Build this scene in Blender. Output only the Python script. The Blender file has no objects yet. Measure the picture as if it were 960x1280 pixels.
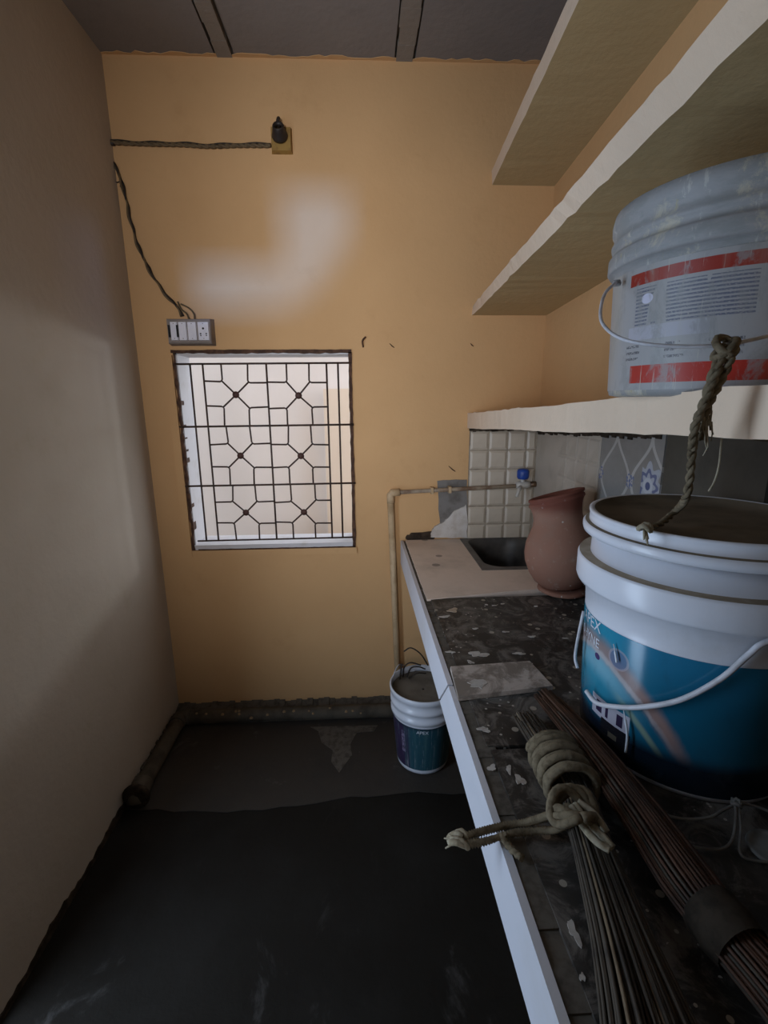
import bpy, bmesh, math, random
from mathutils import Vector, Matrix
C = bpy.context.scene.collection
sc = bpy.context.scene
random.seed(7)
PI = math.pi

# ------------------------------------------------------------------ camera
F_PX = 599.0
R_ = Vector((0.999, -0.018, 0.044)); D_ = Vector((-0.047, -0.227, 0.973))
def _rot():
    d = Vector(((451-480)/F_PX, (500-640)/F_PX, 1)).normalized()
    v0 = Vector(((500-480)/F_PX, (3200-640)/F_PX, 1)).normalized()
    v = (v0 - d*v0.dot(d)).normalized()
    r = v.cross(d)
    return Matrix((r, d, -v))            # world = M @ cam(x right, y down, z fwd)
RW = _rot()
EYE = Vector((0, 0, 1.47))
cam_d = bpy.data.cameras.new('camera'); cam = bpy.data.objects.new('camera', cam_d); C.objects.link(cam)
cam_d.sensor_fit = 'AUTO'; cam_d.sensor_width = 36; cam_d.lens = 36*F_PX/1280; cam_d.clip_start = .02
cam.matrix_world = Matrix.Translation(EYE) @ (RW @ Matrix(((1,0,0),(0,-1,0),(0,0,-1)))).to_4x4()
sc.camera = cam
def at(px, py, axis, val):
    """where the line of sight through a photo pixel meets a plane of the room"""
    w = RW @ Vector(((px-480)/F_PX, (py-640)/F_PX, 1))
    return EYE + w*((val-EYE[axis])/w[axis])

# ------------------------------------------------------------------ light
sc.view_settings.view_transform = 'Standard'; sc.view_settings.look = 'None'
sc.view_settings.exposure = 0.0; sc.view_settings.gamma = 1; sc.view_settings.use_curve_mapping = False
try:
    sc.cycles.use_denoising = True; sc.cycles.max_bounces = 10; sc.cycles.diffuse_bounces = 6
except Exception: pass
world = bpy.data.worlds.new('sky'); sc.world = world; world.use_nodes = True
bg = world.node_tree.nodes['Background']; bg.inputs[0].default_value = (.86, .91, 1, 1); bg.inputs[1].default_value = 2.2
def area(name, loc, target, sx, sy, power, col, shape='RECTANGLE'):
    l = bpy.data.lights.new(name, 'AREA'); l.shape = shape; l.size = sx; l.size_y = sy; l.energy = power; l.color = col
    o = bpy.data.objects.new(name, l); C.objects.link(o); o.location = loc
    o.rotation_euler = (Vector(target)-Vector(loc)).to_track_quat('-Z', 'Y').to_euler(); return o
# daylight through the doorway of the left wall, just beside the camera
area('side_daylight', (-1.16, .58, 1.03), (.4, 1.50, 1.03), .50, 2.0, 22, (.60, .77, 1))
# open daylight at the end of the alley outside the window
area('alley_daylight', (1.15, 4.75, 1.42), (-.4, 2.09, 1.25), .34, .34, 23, (.85, .92, 1))
# lamp added behind the rear wall to throw the back wall's blue patch
area('patch_light', (.90, -4.6, 1.75), (-.15, -1.1, 1.95), .26, .26, 420, (.12, .34, 1))
# fill light added left behind the camera, through an added rear wall opening
area('rear_fill_light', (-.56, -1.5, 1.50), (-.35, 1.2, 1.85), .45, .60, 56, (.95, .95, 1))

# ------------------------------------------------------------------ node helper
class N:
    def __init__(s, nt, o): s.nt, s.o = nt, o
    def m(s, op, *a):
        n = s.nt.nodes.new('ShaderNodeMath'); n.operation = op
        for i, v in enumerate((s,)+a):
            if isinstance(v, N): s.nt.links.new(v.o, n.inputs[i])
            else: n.inputs[i].default_value = v
        return N(s.nt, n.outputs[0])
    def __add__(s, b): return s.m('ADD', b)
    __radd__ = __add__
    def __sub__(s, b): return s.m('SUBTRACT', b)
    def __rsub__(s, b): return (s*-1)+b
    def __mul__(s, b): return s.m('MULTIPLY', b)
    __rmul__ = __mul__
    def __truediv__(s, b): return s.m('DIVIDE', b)
    def abs(s): return s.m('ABSOLUTE')
    def sin(s): return s.m('SINE')
    def cos(s): return s.m('COSINE')
    def lt(s, b): return s.m('LESS_THAN', b)
    def gt(s, b): return s.m('GREATER_THAN', b)
    def max(s, b): return s.m('MAXIMUM', b)
    def min(s, b): return s.m('MINIMUM', b)
    def clamp(s): return s.max(0.0).min(1.0)
    def step(s, a, b):            # smooth 0..1 from a to b
        n = s.nt.nodes.new('ShaderNodeMapRange'); n.interpolation_type = 'SMOOTHSTEP'
        s.nt.links.new(s.o, n.inputs[0]); n.inputs[1].default_value = a; n.inputs[2].default_value = b
        return N(s.nt, n.outputs[0])
    def band(s, a, b): return s.gt(a)*s.lt(b)
class Mat:
    def __init__(s, name, rough=.8, spec=.3, metallic=0):
        s.mat = bpy.data.materials.new(name); s.mat.use_nodes = True; s.nt = s.mat.node_tree
        s.b = s.nt.nodes['Principled BSDF']; s.b.inputs['Roughness'].default_value = rough
        s.b.inputs['Specular IOR Level'].default_value = spec; s.b.inputs['Metallic'].default_value = metallic
        s.tc = s.nt.nodes.new('ShaderNodeTexCoord'); s.col = None
    def coord(s, uv=False):
        if uv:
            n = s.nt.nodes.new('ShaderNodeUVMap'); return n.outputs[0]
        g = s.nt.nodes.new('ShaderNodeNewGeometry'); return s.tc.outputs['Object']
    def xyz(s, uv=False):
        n = s.nt.nodes.new('ShaderNodeSeparateXYZ'); s.nt.links.new(s.coord(uv), n.inputs[0])
        return [N(s.nt, o) for o in n.outputs]
    def scaled(s, scl, uv=False):
        n = s.nt.nodes.new('ShaderNodeMapping'); n.inputs['Scale'].default_value = scl
        s.nt.links.new(s.coord(uv), n.inputs[0]); return n.outputs[0]
    def noise(s, scale, detail=4, rough=.55, stretch=None, uv=False, dist=0):
        n = s.nt.nodes.new('ShaderNodeTexNoise'); n.inputs['Scale'].default_value = scale; n.inputs['Detail'].default_value = detail
        n.inputs['Roughness'].default_value = rough; n.inputs['Distortion'].default_value = dist
        s.nt.links.new(s.scaled(stretch, uv) if stretch else s.coord(uv), n.inputs['Vector']); return N(s.nt, n.outputs[0])
    def vor(s, scale, stretch=None, uv=False, feature='F1'):
        n = s.nt.nodes.new('ShaderNodeTexVoronoi'); n.inputs['Scale'].default_value = scale; n.feature = feature
        s.nt.links.new(s.scaled(stretch, uv) if stretch else s.coord(uv), n.inputs['Vector']); return N(s.nt, n.outputs['Distance'])
    def base(s, c): s.col = c if not isinstance(c, tuple) else s.rgb(c); return s
    def rgb(s, c):
        n = s.nt.nodes.new('ShaderNodeRGB'); n.outputs[0].default_value = (*c, 1); return n.outputs[0]
    def mix(s, f, c):
        n = s.nt.nodes.new('ShaderNodeMix'); n.data_type = 'RGBA'
        if isinstance(f, N): s.nt.links.new(f.o, n.inputs[0])
        else: n.inputs[0].default_value = f
        s.nt.links.new(s.col, n.inputs[6])
        if isinstance(c, tuple): n.inputs[7].default_value = (*c, 1)
        else: s.nt.links.new(c, n.inputs[7])
        s.col = n.outputs[2]; return s
    def bump(s, h, strength=.3, dist=.01):
        n = s.nt.nodes.new('ShaderNodeBump'); n.inputs['Strength'].default_value = strength; n.inputs['Distance'].default_value = dist
        s.nt.links.new(h.o, n.inputs['Height']); s.nt.links.new(n.outputs[0], s.b.inputs['Normal']); return s
    def rough(s, v): s.nt.links.new(v.o, s.b.inputs['Roughness']); return s
    def done(s):
        s.nt.links.new(s.col, s.b.inputs['Base Color']); return s.mat

def plaster(name, a, b, dirt=None, amt=.5, bump=.25, rough=.85):
    m = Mat(name, rough, .2); m.base(a)
    m.mix(m.noise(1.7, 5, .6).step(.3, .75)*.8, b)
    if dirt: m.mix(m.noise(5, 8, .7).step(.55, .8)*amt, dirt)
    n = m.noise(38, 5, .6) + m.noise(5, 3)*1.5
    return m.bump(n, bump, .006).done()
def simple(name, a, b=None, rough=.6, spec=.4, scale=20, metallic=0, lo=.4, hi=.7, bump=0, stretch=None):
    m = Mat(name, rough, spec, metallic); m.base(a)
    if b:
        n = m.noise(scale, 6, .6, stretch); m.mix(n.step(lo, hi), b)
        if bump: m.bump(n, bump, .003)
    return m.done()

M = {}
M['yellow'] = plaster('yellow_wall_paint', (.63, .39, .19), (.58, .35, .165), (.46, .265, .11), .35)
M['cream'] = plaster('faded_cream_wall_paint', (.51, .445, .37), (.45, .39, .31), (.40, .33, .22), .4)
M['shelf'] = plaster('shelf_whitewash', (.74, .59, .45), (.68, .535, .395), (.42, .32, .18), .3, .35)
M['loft'] = plaster('ochre_shelf_paint', (.48, .37, .20), (.43, .32, .165), (.33, .23, .1), .35, .3)
M['ceil'] = plaster('grey_stone_slab', (.25, .225, .21), (.20, .18, .17), (.15, .13, .12), .4, .3)
M['joint'] = plaster('ceiling_joint_plaster', (.27, .235, .20), (.22, .19, .16), (.14, .11, .09), .5, .5)
M['alley'] = plaster('white_alley_wall', (.66, .635, .625), (.62, .60, .595), None, 0, .1)
M['alley_low'] = plaster('beige_alley_wall', (.64, .57, .49), (.60, .53, .45), None, 0, .1)
M['white'] = simple('white_trim_paint', (.60, .585, .60), (.48, .45, .42), .6, .3, 12, lo=.5, hi=.85)
M['fascia'] = simple('white_fascia_tile', (.58, .585, .63), (.51, .50, .50), .45, .35, 6, lo=.45, hi=.85)
M['rust'] = simple('rusty_iron', (.055, .028, .018), (.12, .06, .035), .8, .3, 40, bump=.4)
M['iron'] = simple('dark_iron_rod', (.035, .022, .018), (.07, .038, .025), .65, .4, 60)
M['boss'] = simple('brown_iron_boss', (.07, .028, .02), (.05, .02, .015), .6, .4, 60)
M['cement'] = simple('grey_cement', (.21, .195, .18), (.14, .125, .11), .9, .15, 14, bump=.6)
M['whiteplaster'] = simple('white_plaster_patch', (.62, .58, .54), (.5, .44, .38), .9, .15, 18, bump=.6)
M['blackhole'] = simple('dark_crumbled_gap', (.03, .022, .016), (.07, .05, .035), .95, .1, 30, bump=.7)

m = Mat('dark_floor_cement', .72, .12); m.base((.0135, .0115, .009))
m.mix(m.noise(2.2, 5, .6).step(.4, .75)*.7, (.024, .0225, .02))
m.mix(m.noise(6, 8, .7, (1, .6, 1), dist=.6).step(.58, .74)*.6, (.085, .08, .075))
n = m.noise(30, 6, .65) + m.noise(4, 3)*2
M['floor'] = m.bump(n, .35, .006).done()
m = Mat('lighter_floor_screed', .7, .25); m.base((.048, .041, .034))
m.mix(m.noise(4, 6, .65).step(.42, .7)*.9, (.038, .034, .03))
m.mix(m.noise(7, 8, .7, dist=.5).step(.6, .75)*.6, (.13, .12, .11))
M['screed'] = m.bump(m.noise(30, 6, .65), .35, .006).done()

m = Mat('black_stone_with_paint_spots', .5, .4); m.base((.022, .02, .018))
m.mix(m.noise(5, 8, .7, dist=.4).step(.45, .75)*.55, (.11, .10, .088))
m.mix(m.noise(15, 9, .75, dist=1.0).step(.45, .62)*.6, (.22, .20, .178))
m.mix(m.noise(40, 6, .7, dist=.5).step(.60, .72)*.4, (.33, .30, .265))
spots = m.vor(24).lt(.16)*m.noise(4.3, 3).gt(.5)
m.mix(spots*.8, (.42, .38, .31))
m.mix((m.vor(60).lt(.16)*m.noise(7.3, 3).gt(.53))*.75, (.5, .47, .42))
M['black_stone'] = m.bump(m.noise(40, 6, .6), .3, .003).done()
m = Mat('dusty_pale_stone', .75, .25); m.base((.74, .61, .51))
m.mix(m.noise(4, 8, .65).step(.4, .72)*.7, (.46, .38, .31))
m.mix(m.vor(7).lt(.11)*.6, (.1, .08, .07))
m.mix(m.noise(60, 5, .7).step(.6, .8)*.4, (.55, .48, .42))
M['pale_stone'] = m.bump(m.noise(50, 5, .6), .25, .003).done()
m = Mat('stained_loose_tile', .6, .3); m.base((.22, .185, .155))
m.mix(m.noise(14, 8, .7, dist=.5).step(.42, .60)*.8, (.56, .485, .43))
m.mix(m.noise(24, 6, .6).step(.62, .68)*.7, (.55, .5, .45))
M['loose_tile'] = m.bump(m.noise(50, 5, .6), .3, .003).done()
M['mortar'] = simple('grey_brown_mortar', (.13, .115, .095), (.07, .06, .05), .9, .15, 40, bump=.6)
M['sink'] = simple('dark_sink_stone', (.075, .068, .06), (.035, .032, .03), .45, .4, 10)
M['sinkrim'] = simple('grey_sink_rim', (.16, .145, .13), (.10, .09, .08), .6, .3, 20)
M['splat'] = simple('dried_white_paint', (.50, .47, .43), (.33, .29, .25), .7, .3, 60, bump=.5)
M['splatpeach'] = simple('dried_peach_plaster', (.52, .42, .31), (.33, .26, .2), .8, .2, 60, bump=.5)

m = Mat('cream_embossed_tile', .4, .45); m.base((.54, .465, .37))
m.mix(m.noise(9, 6, .6).step(.4, .75)*.6, (.45, .38, .295))
m.mix(m.noise(22, 6, .7, (1, 1, .4)).step(.55, .8)*.4, (.33, .26, .18))
M['tile'] = m.done()
M['tilefaint'] = simple('greyish_tile', (.44, .38, .315), (.37, .315, .255), .4, .45, 9)
M['grout'] = simple('dirty_grout', (.36, .305, .235), (.24, .195, .145), .9, .15, 20)
M['darktile'] = simple('grimy_dark_tile', (.06, .053, .041), (.032, .029, .023), .55, .35, 7)

# ogee and flower pattern printed on one tile (object x along the wall, z up)
m = Mat('ogee_patterned_tile', .35, .45)
x, y, z = m.xyz()
m.base((.20, .195, .185))
m.mix(m.noise(12, 6, .6).step(.4, .7)*.5, (.15, .14, .125))
P = .175
px_ = (y + 2.0).m('MODULO', P*1.0) - P/2          # cell coordinate along the wall
pz_ = z - 1.238
edge = (.080*(.5+.5*(pz_*(PI/.13)).cos()))
line = ((px_.abs()-edge).abs()).lt(.0065)*pz_.abs().lt(.14)
m.mix(line*.75, (.42, .40, .375))
r = ((px_*px_)+(pz_*pz_)).m('SQRT'); th = pz_.m('ARCTAN2', px_)
flower = r.lt(.058+.010*(th*8.0).cos())*(y.lt(-.1+1.37))
m.mix(flower*.75, (.36, .38, .43))
m.mix((r-(.036+.006*(th*8.0).cos())).abs().lt(.006)*(y.lt(1.27))*.9, (.07, .09, .19))
m.mix(r.lt(.011)*(y.lt(1.27)), (.06, .08, .17))
m.mix((r.gt(.012)*r.lt(.022))*(y.lt(1.27)), (.40, .41, .44))
knot = ((px_.abs()-P/2).abs()*((px_.abs()-P/2).abs()) + pz_*pz_).m('SQRT')
m.mix(knot.lt(.022)*m.vor(110).lt(.5), (.10, .13, .24))
m.mix(m.noise(8, 6, .7).step(.5, .8)*.5, (.11, .10, .085))
M['ogee'] = m.done()

m = Mat('red_clay', .85, .2); m.base((.29, .15, .105))
x, y, z = m.xyz()
m.mix(m.noise(7, 6, .6).step(.4, .7)*.6, (.25, .165, .125))
m.mix(z.step(.12, .03)*m.noise(9, 3).step(.3, .7)*.5, (.26, .09, .055))
m.mix(m.noise(30, 8, .75).step(.55, .72)*.55, (.38, .30, .245))
m.mix(m.vor(38).lt(.13)*m.noise(8).gt(.52), (.5, .45, .4))
m.mix(z.step(.245, .29)*.85, (.16, .045, .03))
M['clay'] = m.bump(m.noise(60, 5, .6), .3, .003).done()

def plastic(name, c, dirt, amt=.5, rough=.27):
    m = Mat(name, rough, .5); m.base(c)
    m.mix(m.noise(7, 6, .65).step(.5, .8)*amt, dirt)
    m.mix(m.noise(26, 6, .7, (1, 1, .35)).step(.66, .74)*amt*1.2, (.72, .70, .66))
    return m.done()
M['bucketwhite'] = plastic('white_bucket_plastic', (.68, .70, .76), (.46, .45, .45), .45)
m = Mat('smeared_grey_bucket_plastic', .55, .35); m.base((.31, .31, .31))
m.mix(m.noise(13, 7, .7, (1, 1, 3)).step(.46, .60)*.75, (.25, .26, .255))
m.mix(m.noise(15, 8, .75, (1, 1, .7), dist=.6).step(.53, .62)*.85, (.47, .43, .34))
m.mix(m.noise(60, 6, .7, (1, 1, .25)).step(.58, .66)*.7, (.50, .49, .45))
m.mix(m.noise(22, 4, .6, (1.3, 1.3, .5)).step(.63, .69)*.55, (.42, .36, .17))
M['bucketgrey'] = m.bump(m.noise(35, 6, .7), .3, .003).done()
M['dust'] = simple('brown_dust', (.17, .135, .095), (.105, .085, .062), .95, .1, 9, bump=.4)
M['dustgrey'] = simple('dried_cement_mix', (.20, .175, .14), (.14, .12, .095), .95, .1, 12, bump=.5)
M['flangedust'] = simple('grime_on_ledge', (.23, .185, .135), (.33, .28, .22), .95, .1, 16, lo=.45, hi=.7)

# label of the large bucket: uv = (degrees round the bucket, height)
m = Mat('teal_bucket_label', .17, .5)
u, v, _w = m.xyz(True)
d = u - 180.0                                       # 0 at the left outline, grows to the right
m.base((.008, .095, .165))
m.mix(v.step(1.0, 1.10), (.018, .16, .29))
m.mix((d.step(48, 0))*v.step(.90, 1.02)*.85, (.03, .29, .42))
zc = 1.052 - .0000385*(d*d)
m.mix(((v - (zc-.028)).abs()).step(.042, .006)*d.step(44, 8)*.8, (.20, .42, .52))
m.mix(((v-(zc-.052)).abs()).step(.012, .002)*d.step(66, 40)*d.step(16, 34)*.55, (.30, .36, .22))
wob = (m.noise(.12, 5, .6, (1, 90, 1), True)-.5)*.018
m.mix(((v + wob - zc).abs()).step(.030, .003)*d.step(70, 48)*.75, (.34, .19, .145))
m.mix(((v + wob - zc+.013).abs()).step(.009, .002)*d.step(60, 30)*.5, (.55, .50, .50))
m.mix((v.step(.935, .905)+d.step(95, 130)*v.step(1.05, .95)*.5).clamp(), (.006, .012, .022))  # navy foot of the print; lower right darkened as painted-in shade
box = d.band(3, 31)*v.band(.918, .956)
m.mix(box*.9, (.42, .40, .46))
m.mix((d.band(7, 12)+d.band(15, 17)+d.band(23, 27)).clamp()*v.band(.927, .949), (.03, .02, .05))
m.mix(d.band(12, 32)*v.band(.878, .922), (.012, .012, .016))
m.mix(d.band(18, 24)*v.band(.895, .905)*.5, (.2, .17, .12))
blob = ((d-21.0)/6.0)*((d-21.0)/6.0)+((v-1.048)/.017)*((v-1.048)/.017)
m.mix(blob.lt(1)*.8, (.10, .16, .28)); m.mix(blob.band(.8, 1.25)*.5, (.4, .36, .4))
m.mix((((d-5.0)/2.5)*((d-5.0)/2.5)+((v-1.028)/.006)*((v-1.028)/.006)).lt(1), (.06, .04, .13))
sp = m.noise(.35, 6, .7, (1, 55, 1), True)
m.mix(sp.step(.70, .74)*.7, (.42, .50, .56))
m.mix(m.noise(.1, 4, .6, (1, 200, 1), True).step(.5, .8)*.25, (.02, .05, .07))
M['teal_label'] = m.done()

# label of the bucket on the shelf
m = Mat('red_banded_bucket_label', .45, .4)
u, v, _w = m.xyz(True)
m.base((.35, .345, .345))
dd = u - 180.0
wig = (m.noise(.5, 3, .5, (1, 1, 1), True)-.5)
lines = (v*1240.0).sin().gt(.0)*m.noise(1.1, 3, .7, (1, 700, 1), True).gt(.42)*m.noise(.05, 2, .5, (1, 60, 1), True).gt(.44)
m.mix(lines*v.band(1.575, 1.628)*dd.band(9, 74)*.8, (.075, .09, .155))
m.mix((v*700.0).sin().gt(.3)*m.noise(.9, 4, .7, (1, 300, 1), True).gt(.46)*m.noise(.08, 3, .6, (1, 160, 1), True).gt(.50)*v.band(1.524, 1.553)*dd.band(4, 60)*.8, (.05, .05, .065))
m.mix(dd.band(5, 46)*v.band(1.555, 1.574)*.6, (.44, .44, .52))
m.mix(v.band(1.633, 1.650)*dd.band(4, 200), (.30, .030, .018))
m.mix(v.band(1.492, 1.518)*dd.band(8, 200), (.42, .035, .022))
dotb = ((dd-16.0)/3.4)*((dd-16.0)/3.4)+((v-1.612)/.007)*((v-1.612)/.007)
m.mix(dotb.lt(1), (.6, .6, .72))
m.mix(m.noise(.55, 6, .7, (1, 9, 1), True).step(.60, .65)*.8, (.50, .47, .40))
m.mix(m.noise(.09, 8, .75, (1, 160, 1), True, .5).step(.50, .62)*.7, (.27, .275, .27))       # runs of cream paint
m.mix(m.noise(.05, 5, .6, (1, 40, 1), True).step(.5, .75)*.45, (.38, .35, .29))
m.mix(dd.step(62, 84)*v.step(1.56, 1.52)*.7, (.16, .12, .07))
M['red_label'] = m.done()

# label of the small floor bucket
m = Mat('violet_and_teal_bucket_label', .35, .45)
u, v, _w = m.xyz(True)
d = u-180.0
m.base((.02, .075, .10))
m.mix(d.step(62, 48), (.035, .022, .06))
m.mix(m.noise(.1, 5, .6, (1, 30, 1), True).step(.45, .7)*.6, (.06, .13, .14))
m.mix(m.noise(.4, 6, .7, (1, 14, 1), True).step(.58, .64)*.7, (.42, .42, .44))
m.mix(v.step(.212, .238), (.012, .022, .04))
m.mix((v.band(.10, .20)*d.band(38, 46)*m.noise(.6, 3, .6, (1, 90, 1), True).gt(.5))*.7, (.33, .28, .4))
M['violet_label'] = m.done()

M['thinwire'] = simple('dull_loose_wire', (.17, .165, .15), (.11, .10, .09), .6, .3, 30)
M['wire'] = simple('white_coated_wire', (.58, .58, .62), (.42, .42, .44), .45, .4, 30)
M['lettering'] = simple('white_print', (.62, .66, .72), None, .4, .4)
M['jute'] = simple('grey_jute_rope', (.18, .145, .095), (.105, .082, .052), .95, .1, 90, bump=.8, stretch=(1, 1, 1))
M['jutepale'] = simple('pale_frayed_rope', (.34, .30, .22), (.24, .20, .13), .95, .1, 90, bump=.8)
M['stickdark'] = simple('dark_palm_ribs', (.060, .047, .034), (.028, .022, .017), .7, .3, 25, stretch=(1, 1, 1))
M['stickred'] = simple('reddish_palm_ribs', (.075, .036, .021), (.034, .019, .013), .65, .3, 25)
M['stickpale'] = simple('pale_palm_ribs', (.20, .15, .095), (.13, .09, .055), .7, .3, 25)
M['binding'] = simple('dusty_cloth_binding', (.04, .032, .024), (.022, .018, .014), .95, .1, 50, bump=.6)
M['pipe'] = simple('yellow_painted_pipe', (.55, .40, .24), (.42, .29, .16), .55, .35, 18)
M['pipedirty'] = simple('rust_stained_pipe', (.34, .27, .19), (.17, .10, .06), .6, .35, 16)
M['drain'] = simple('cement_smeared_drain_pipe', (.105, .088, .066), (.055, .045, .034), .8, .2, 14, bump=.4)
M['drainspot'] = simple('peach_plaster_drops', (.30, .21, .12), None, .9, .1)
M['brass'] = simple('dull_brass', (.16, .095, .05), (.09, .05, .03), .45, .5, 40, metallic=.5)
M['blue'] = simple('blue_plastic_knob', (.012, .06, .33), (.01, .045, .24), .4, .5, 40)
M['clear'] = simple('milky_plastic', (.5, .47, .42), None, .35, .5)
M['boxgrey'] = simple('grey_plastic_box', (.24, .205, .185), (.19, .16, .14), .55, .35, 14)
M['module'] = simple('white_switch_plastic', (.76, .76, .84), (.66, .66, .75), .4, .45, 14)
M['blackslot'] = simple('black_slot', (.01, .01, .012), None, .6, .3)
M['cable'] = simple('dark_cable', (.035, .026, .02), (.02, .015, .012), .6, .3, 60)
M['cabletan'] = simple('tan_cable', (.15, .105, .055), (.09, .06, .032), .6, .3, 60)
M['bakelite'] = simple('black_bakelite', (.022, .016, .013), (.035, .026, .02), .5, .4, 50)
M['wood'] = simple('yellowed_wood_block', (.33, .20, .055), (.22, .12, .035), .7, .3, 30)
M['grey_rag'] = simple('grey_scrap', (.24, .24, .23), (.16, .16, .15), .8, .2, 20)

# ------------------------------------------------------------------ mesh helpers
ORG = {}
class MB:
    def __init__(s): s.v, s.f, s.mi, s.uv, s.sm = [], [], [], {}, []
    def face(s, idx, mi=0, smooth=False, uv=None):
        s.f.append(idx); s.mi.append(mi); s.sm.append(smooth)
        if uv: s.uv[len(s.f)-1] = uv
    def hexa(s, P, mi=0):            # 8 points: bottom 4 ccw, top 4 ccw
        b = len(s.v); s.v += [tuple(p) for p in P]
        for q in ((3,2,1,0),(4,5,6,7),(0,1,5,4),(1,2,6,5),(2,3,7,6),(3,0,4,7)): s.face([b+i for i in q], mi)
        return s
    def box(s, x0, x1, y0, y1, z0, z1, mi=0):
        return s.hexa([(x0,y0,z0),(x1,y0,z0),(x1,y1,z0),(x0,y1,z0),(x0,y0,z1),(x1,y0,z1),(x1,y1,z1),(x0,y1,z1)], mi)
    def pillow(s, x0, x1, y0, y1, z0, z1, b, axis, mi=0):
        """a block whose face on the -axis side is bevelled by b (axis 0: -x face, 1: -y face, 2: +z face)"""
        if axis == 1: P = [(x0,y1,z0),(x1,y1,z0),(x1,y1,z1),(x0,y1,z1),(x0+b,y0,z0+b),(x1-b,y0,z0+b),(x1-b,y0,z1-b),(x0+b,y0,z1-b)]
        elif axis == 0: P = [(x1,y0,z0),(x1,y0,z1),(x1,y1,z1),(x1,y1,z0),(x0,y0+b,z0+b),(x0,y0+b,z1-b),(x0,y1-b,z1-b),(x0,y1-b,z0+b)]
        else: P = [(x0,y0,z0),(x1,y0,z0),(x1,y1,z0),(x0,y1,z0),(x0+b,y0+b,z1),(x1-b,y0+b,z1),(x1-b,y1-b,z1),(x0+b,y1-b,z1)]
        return s.hexa(P, mi)
    def tube(s, pts, rad, seg=8, mi=0, cap=True, smooth=True):
        pts = [Vector(p) for p in pts]; n = len(pts)
        rs = rad if isinstance(rad, (list, tuple)) else [rad]*n
        b = len(s.v); up = None
        for i, p in enumerate(pts):
            t = (pts[min(i+1, n-1)]-pts[max(i-1, 0)])
            t = t.normalized() if t.length > 1e-9 else Vector((0,0,1))
            if up is None: up = Vector((0,0,1)) if abs(t.z) < .9 else Vector((1,0,0))
            a = (up - t*up.dot(t))
            a = a.normalized() if a.length > 1e-6 else t.orthogonal().normalized()
            up = a; c = t.cross(a)
            for k in range(seg):
                q = 2*PI*k/seg; s.v.append(tuple(p+(a*math.cos(q)+c*math.sin(q))*rs[i]))
        for i in range(n-1):
            for k in range(seg):
                k2 = (k+1) % seg
                s.face([b+i*seg+k, b+i*seg+k2, b+(i+1)*seg+k2, b+(i+1)*seg+k], mi, smooth)
        if cap:
            s.face([b+k for k in range(seg)][::-1], mi); s.face([b+(n-1)*seg+k for k in range(seg)], mi)
        return s
    def lathe(s, c, prof, seg=64, mi=0, cap0=False, cap1=False, mat=None, mis=None, a0=0.0, a1=2*PI, zuv=0.0):
        """prof: (radius, z) from bottom to top; uv = (degrees 0..360, z)"""
        b = len(s.v); full = abs(a1-a0-2*PI) < 1e-6
        cols = seg if full else seg+1
        for r, z in prof:
            for k in range(cols):
                q = a0+(a1-a0)*k/seg
                p = Vector((r*math.cos(q), r*math.sin(q), z))
                if mat: p = mat @ p
                s.v.append((c[0]+p.x, c[1]+p.y, c[2]+p.z))
        for i in range(len(prof)-1):
            for k in range(seg):
                k2 = (k+1) % cols
                d0 = math.degrees(a0+(a1-a0)*k/seg); d1 = math.degrees(a0+(a1-a0)*(k+1)/seg)
                z0, z1 = prof[i][1]+zuv, prof[i+1][1]+zuv
                s.face([b+i*cols+k, b+i*cols+k2, b+(i+1)*cols+k2, b+(i+1)*cols+k], mis[i] if mis else mi, True,
                       [(d0,z0),(d1,z0),(d1,z1),(d0,z1)])
        if cap0: s.face([b+k for k in range(cols)][::-1], mi)
        if cap1: s.face([b+(len(prof)-1)*cols+k for k in range(cols)], mis[-1] if mis else mi)
        return s
    def poly(s, pts, h, n=None, mi=0):   # flat outline extruded along n*h
        n = Vector(n or (0,0,1))*h; b = len(s.v); k = len(pts)
        s.v += [tuple(p) for p in pts]; s.v += [tuple(Vector(p)+n) for p in pts]
        s.face(list(range(b, b+k))[::-1], mi); s.face(list(range(b+k, b+2*k)), mi)
        for i in range(k): j = (i+1) % k; s.face([b+i, b+j, b+k+j, b+k+i], mi)
        return s
    def mesh(s, name, mats, org=(0,0,0)):
        me = bpy.data.meshes.new(name)
        me.from_pydata([(v[0]-org[0], v[1]-org[1], v[2]-org[2]) for v in s.v], [], s.f)
        for m_ in (mats if isinstance(mats, (list, tuple)) else [mats]): me.materials.append(M[m_] if isinstance(m_, str) else m_)
        me.polygons.foreach_set('material_index', s.mi); me.polygons.foreach_set('use_smooth', s.sm)
        if s.uv:
            l = me.uv_layers.new(name='UVMap')
            for fi, uv in s.uv.items():
                p = me.polygons[fi]
                for j, li in enumerate(p.loop_indices): l.data[li].uv = uv[j]
        me.update(); return me
def tag(o, label=None, cat=None, group=None, kind=None):
    if label: o['label'] = label
    if cat: o['category'] = cat
    if group: o['group'] = group
    if kind: o['kind'] = kind
    return o
def thing(name, label, cat, loc=(0,0,0), group=None, kind=None):
    o = bpy.data.objects.new(name, None); C.objects.link(o); o.location = loc; o.empty_display_size = .05
    ORG[o.name] = Vector(loc); return tag(o, label, cat, group, kind)
def obj(name, mb, mats, parent=None, org=None):
    """one mesh object; mb is in room coordinates"""
    base = ORG[parent.name] if parent else Vector(org or (0,0,0))
    me = mb.mesh(name, mats, base)
    o = bpy.data.objects.new(name, me); C.objects.link(o)
    if parent: o.parent = parent
    else: o.location = base
    ORG[o.name] = base; return o
def inst(name, me, parent, at_):
    o = bpy.data.objects.new(name, me); C.objects.link(o); o.parent = parent
    o.location = Vector(at_)-ORG[parent.name]; return o
def struct(name, mb, mats, org=None): return tag(obj(name, mb, mats, None, org), kind='structure')
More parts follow.
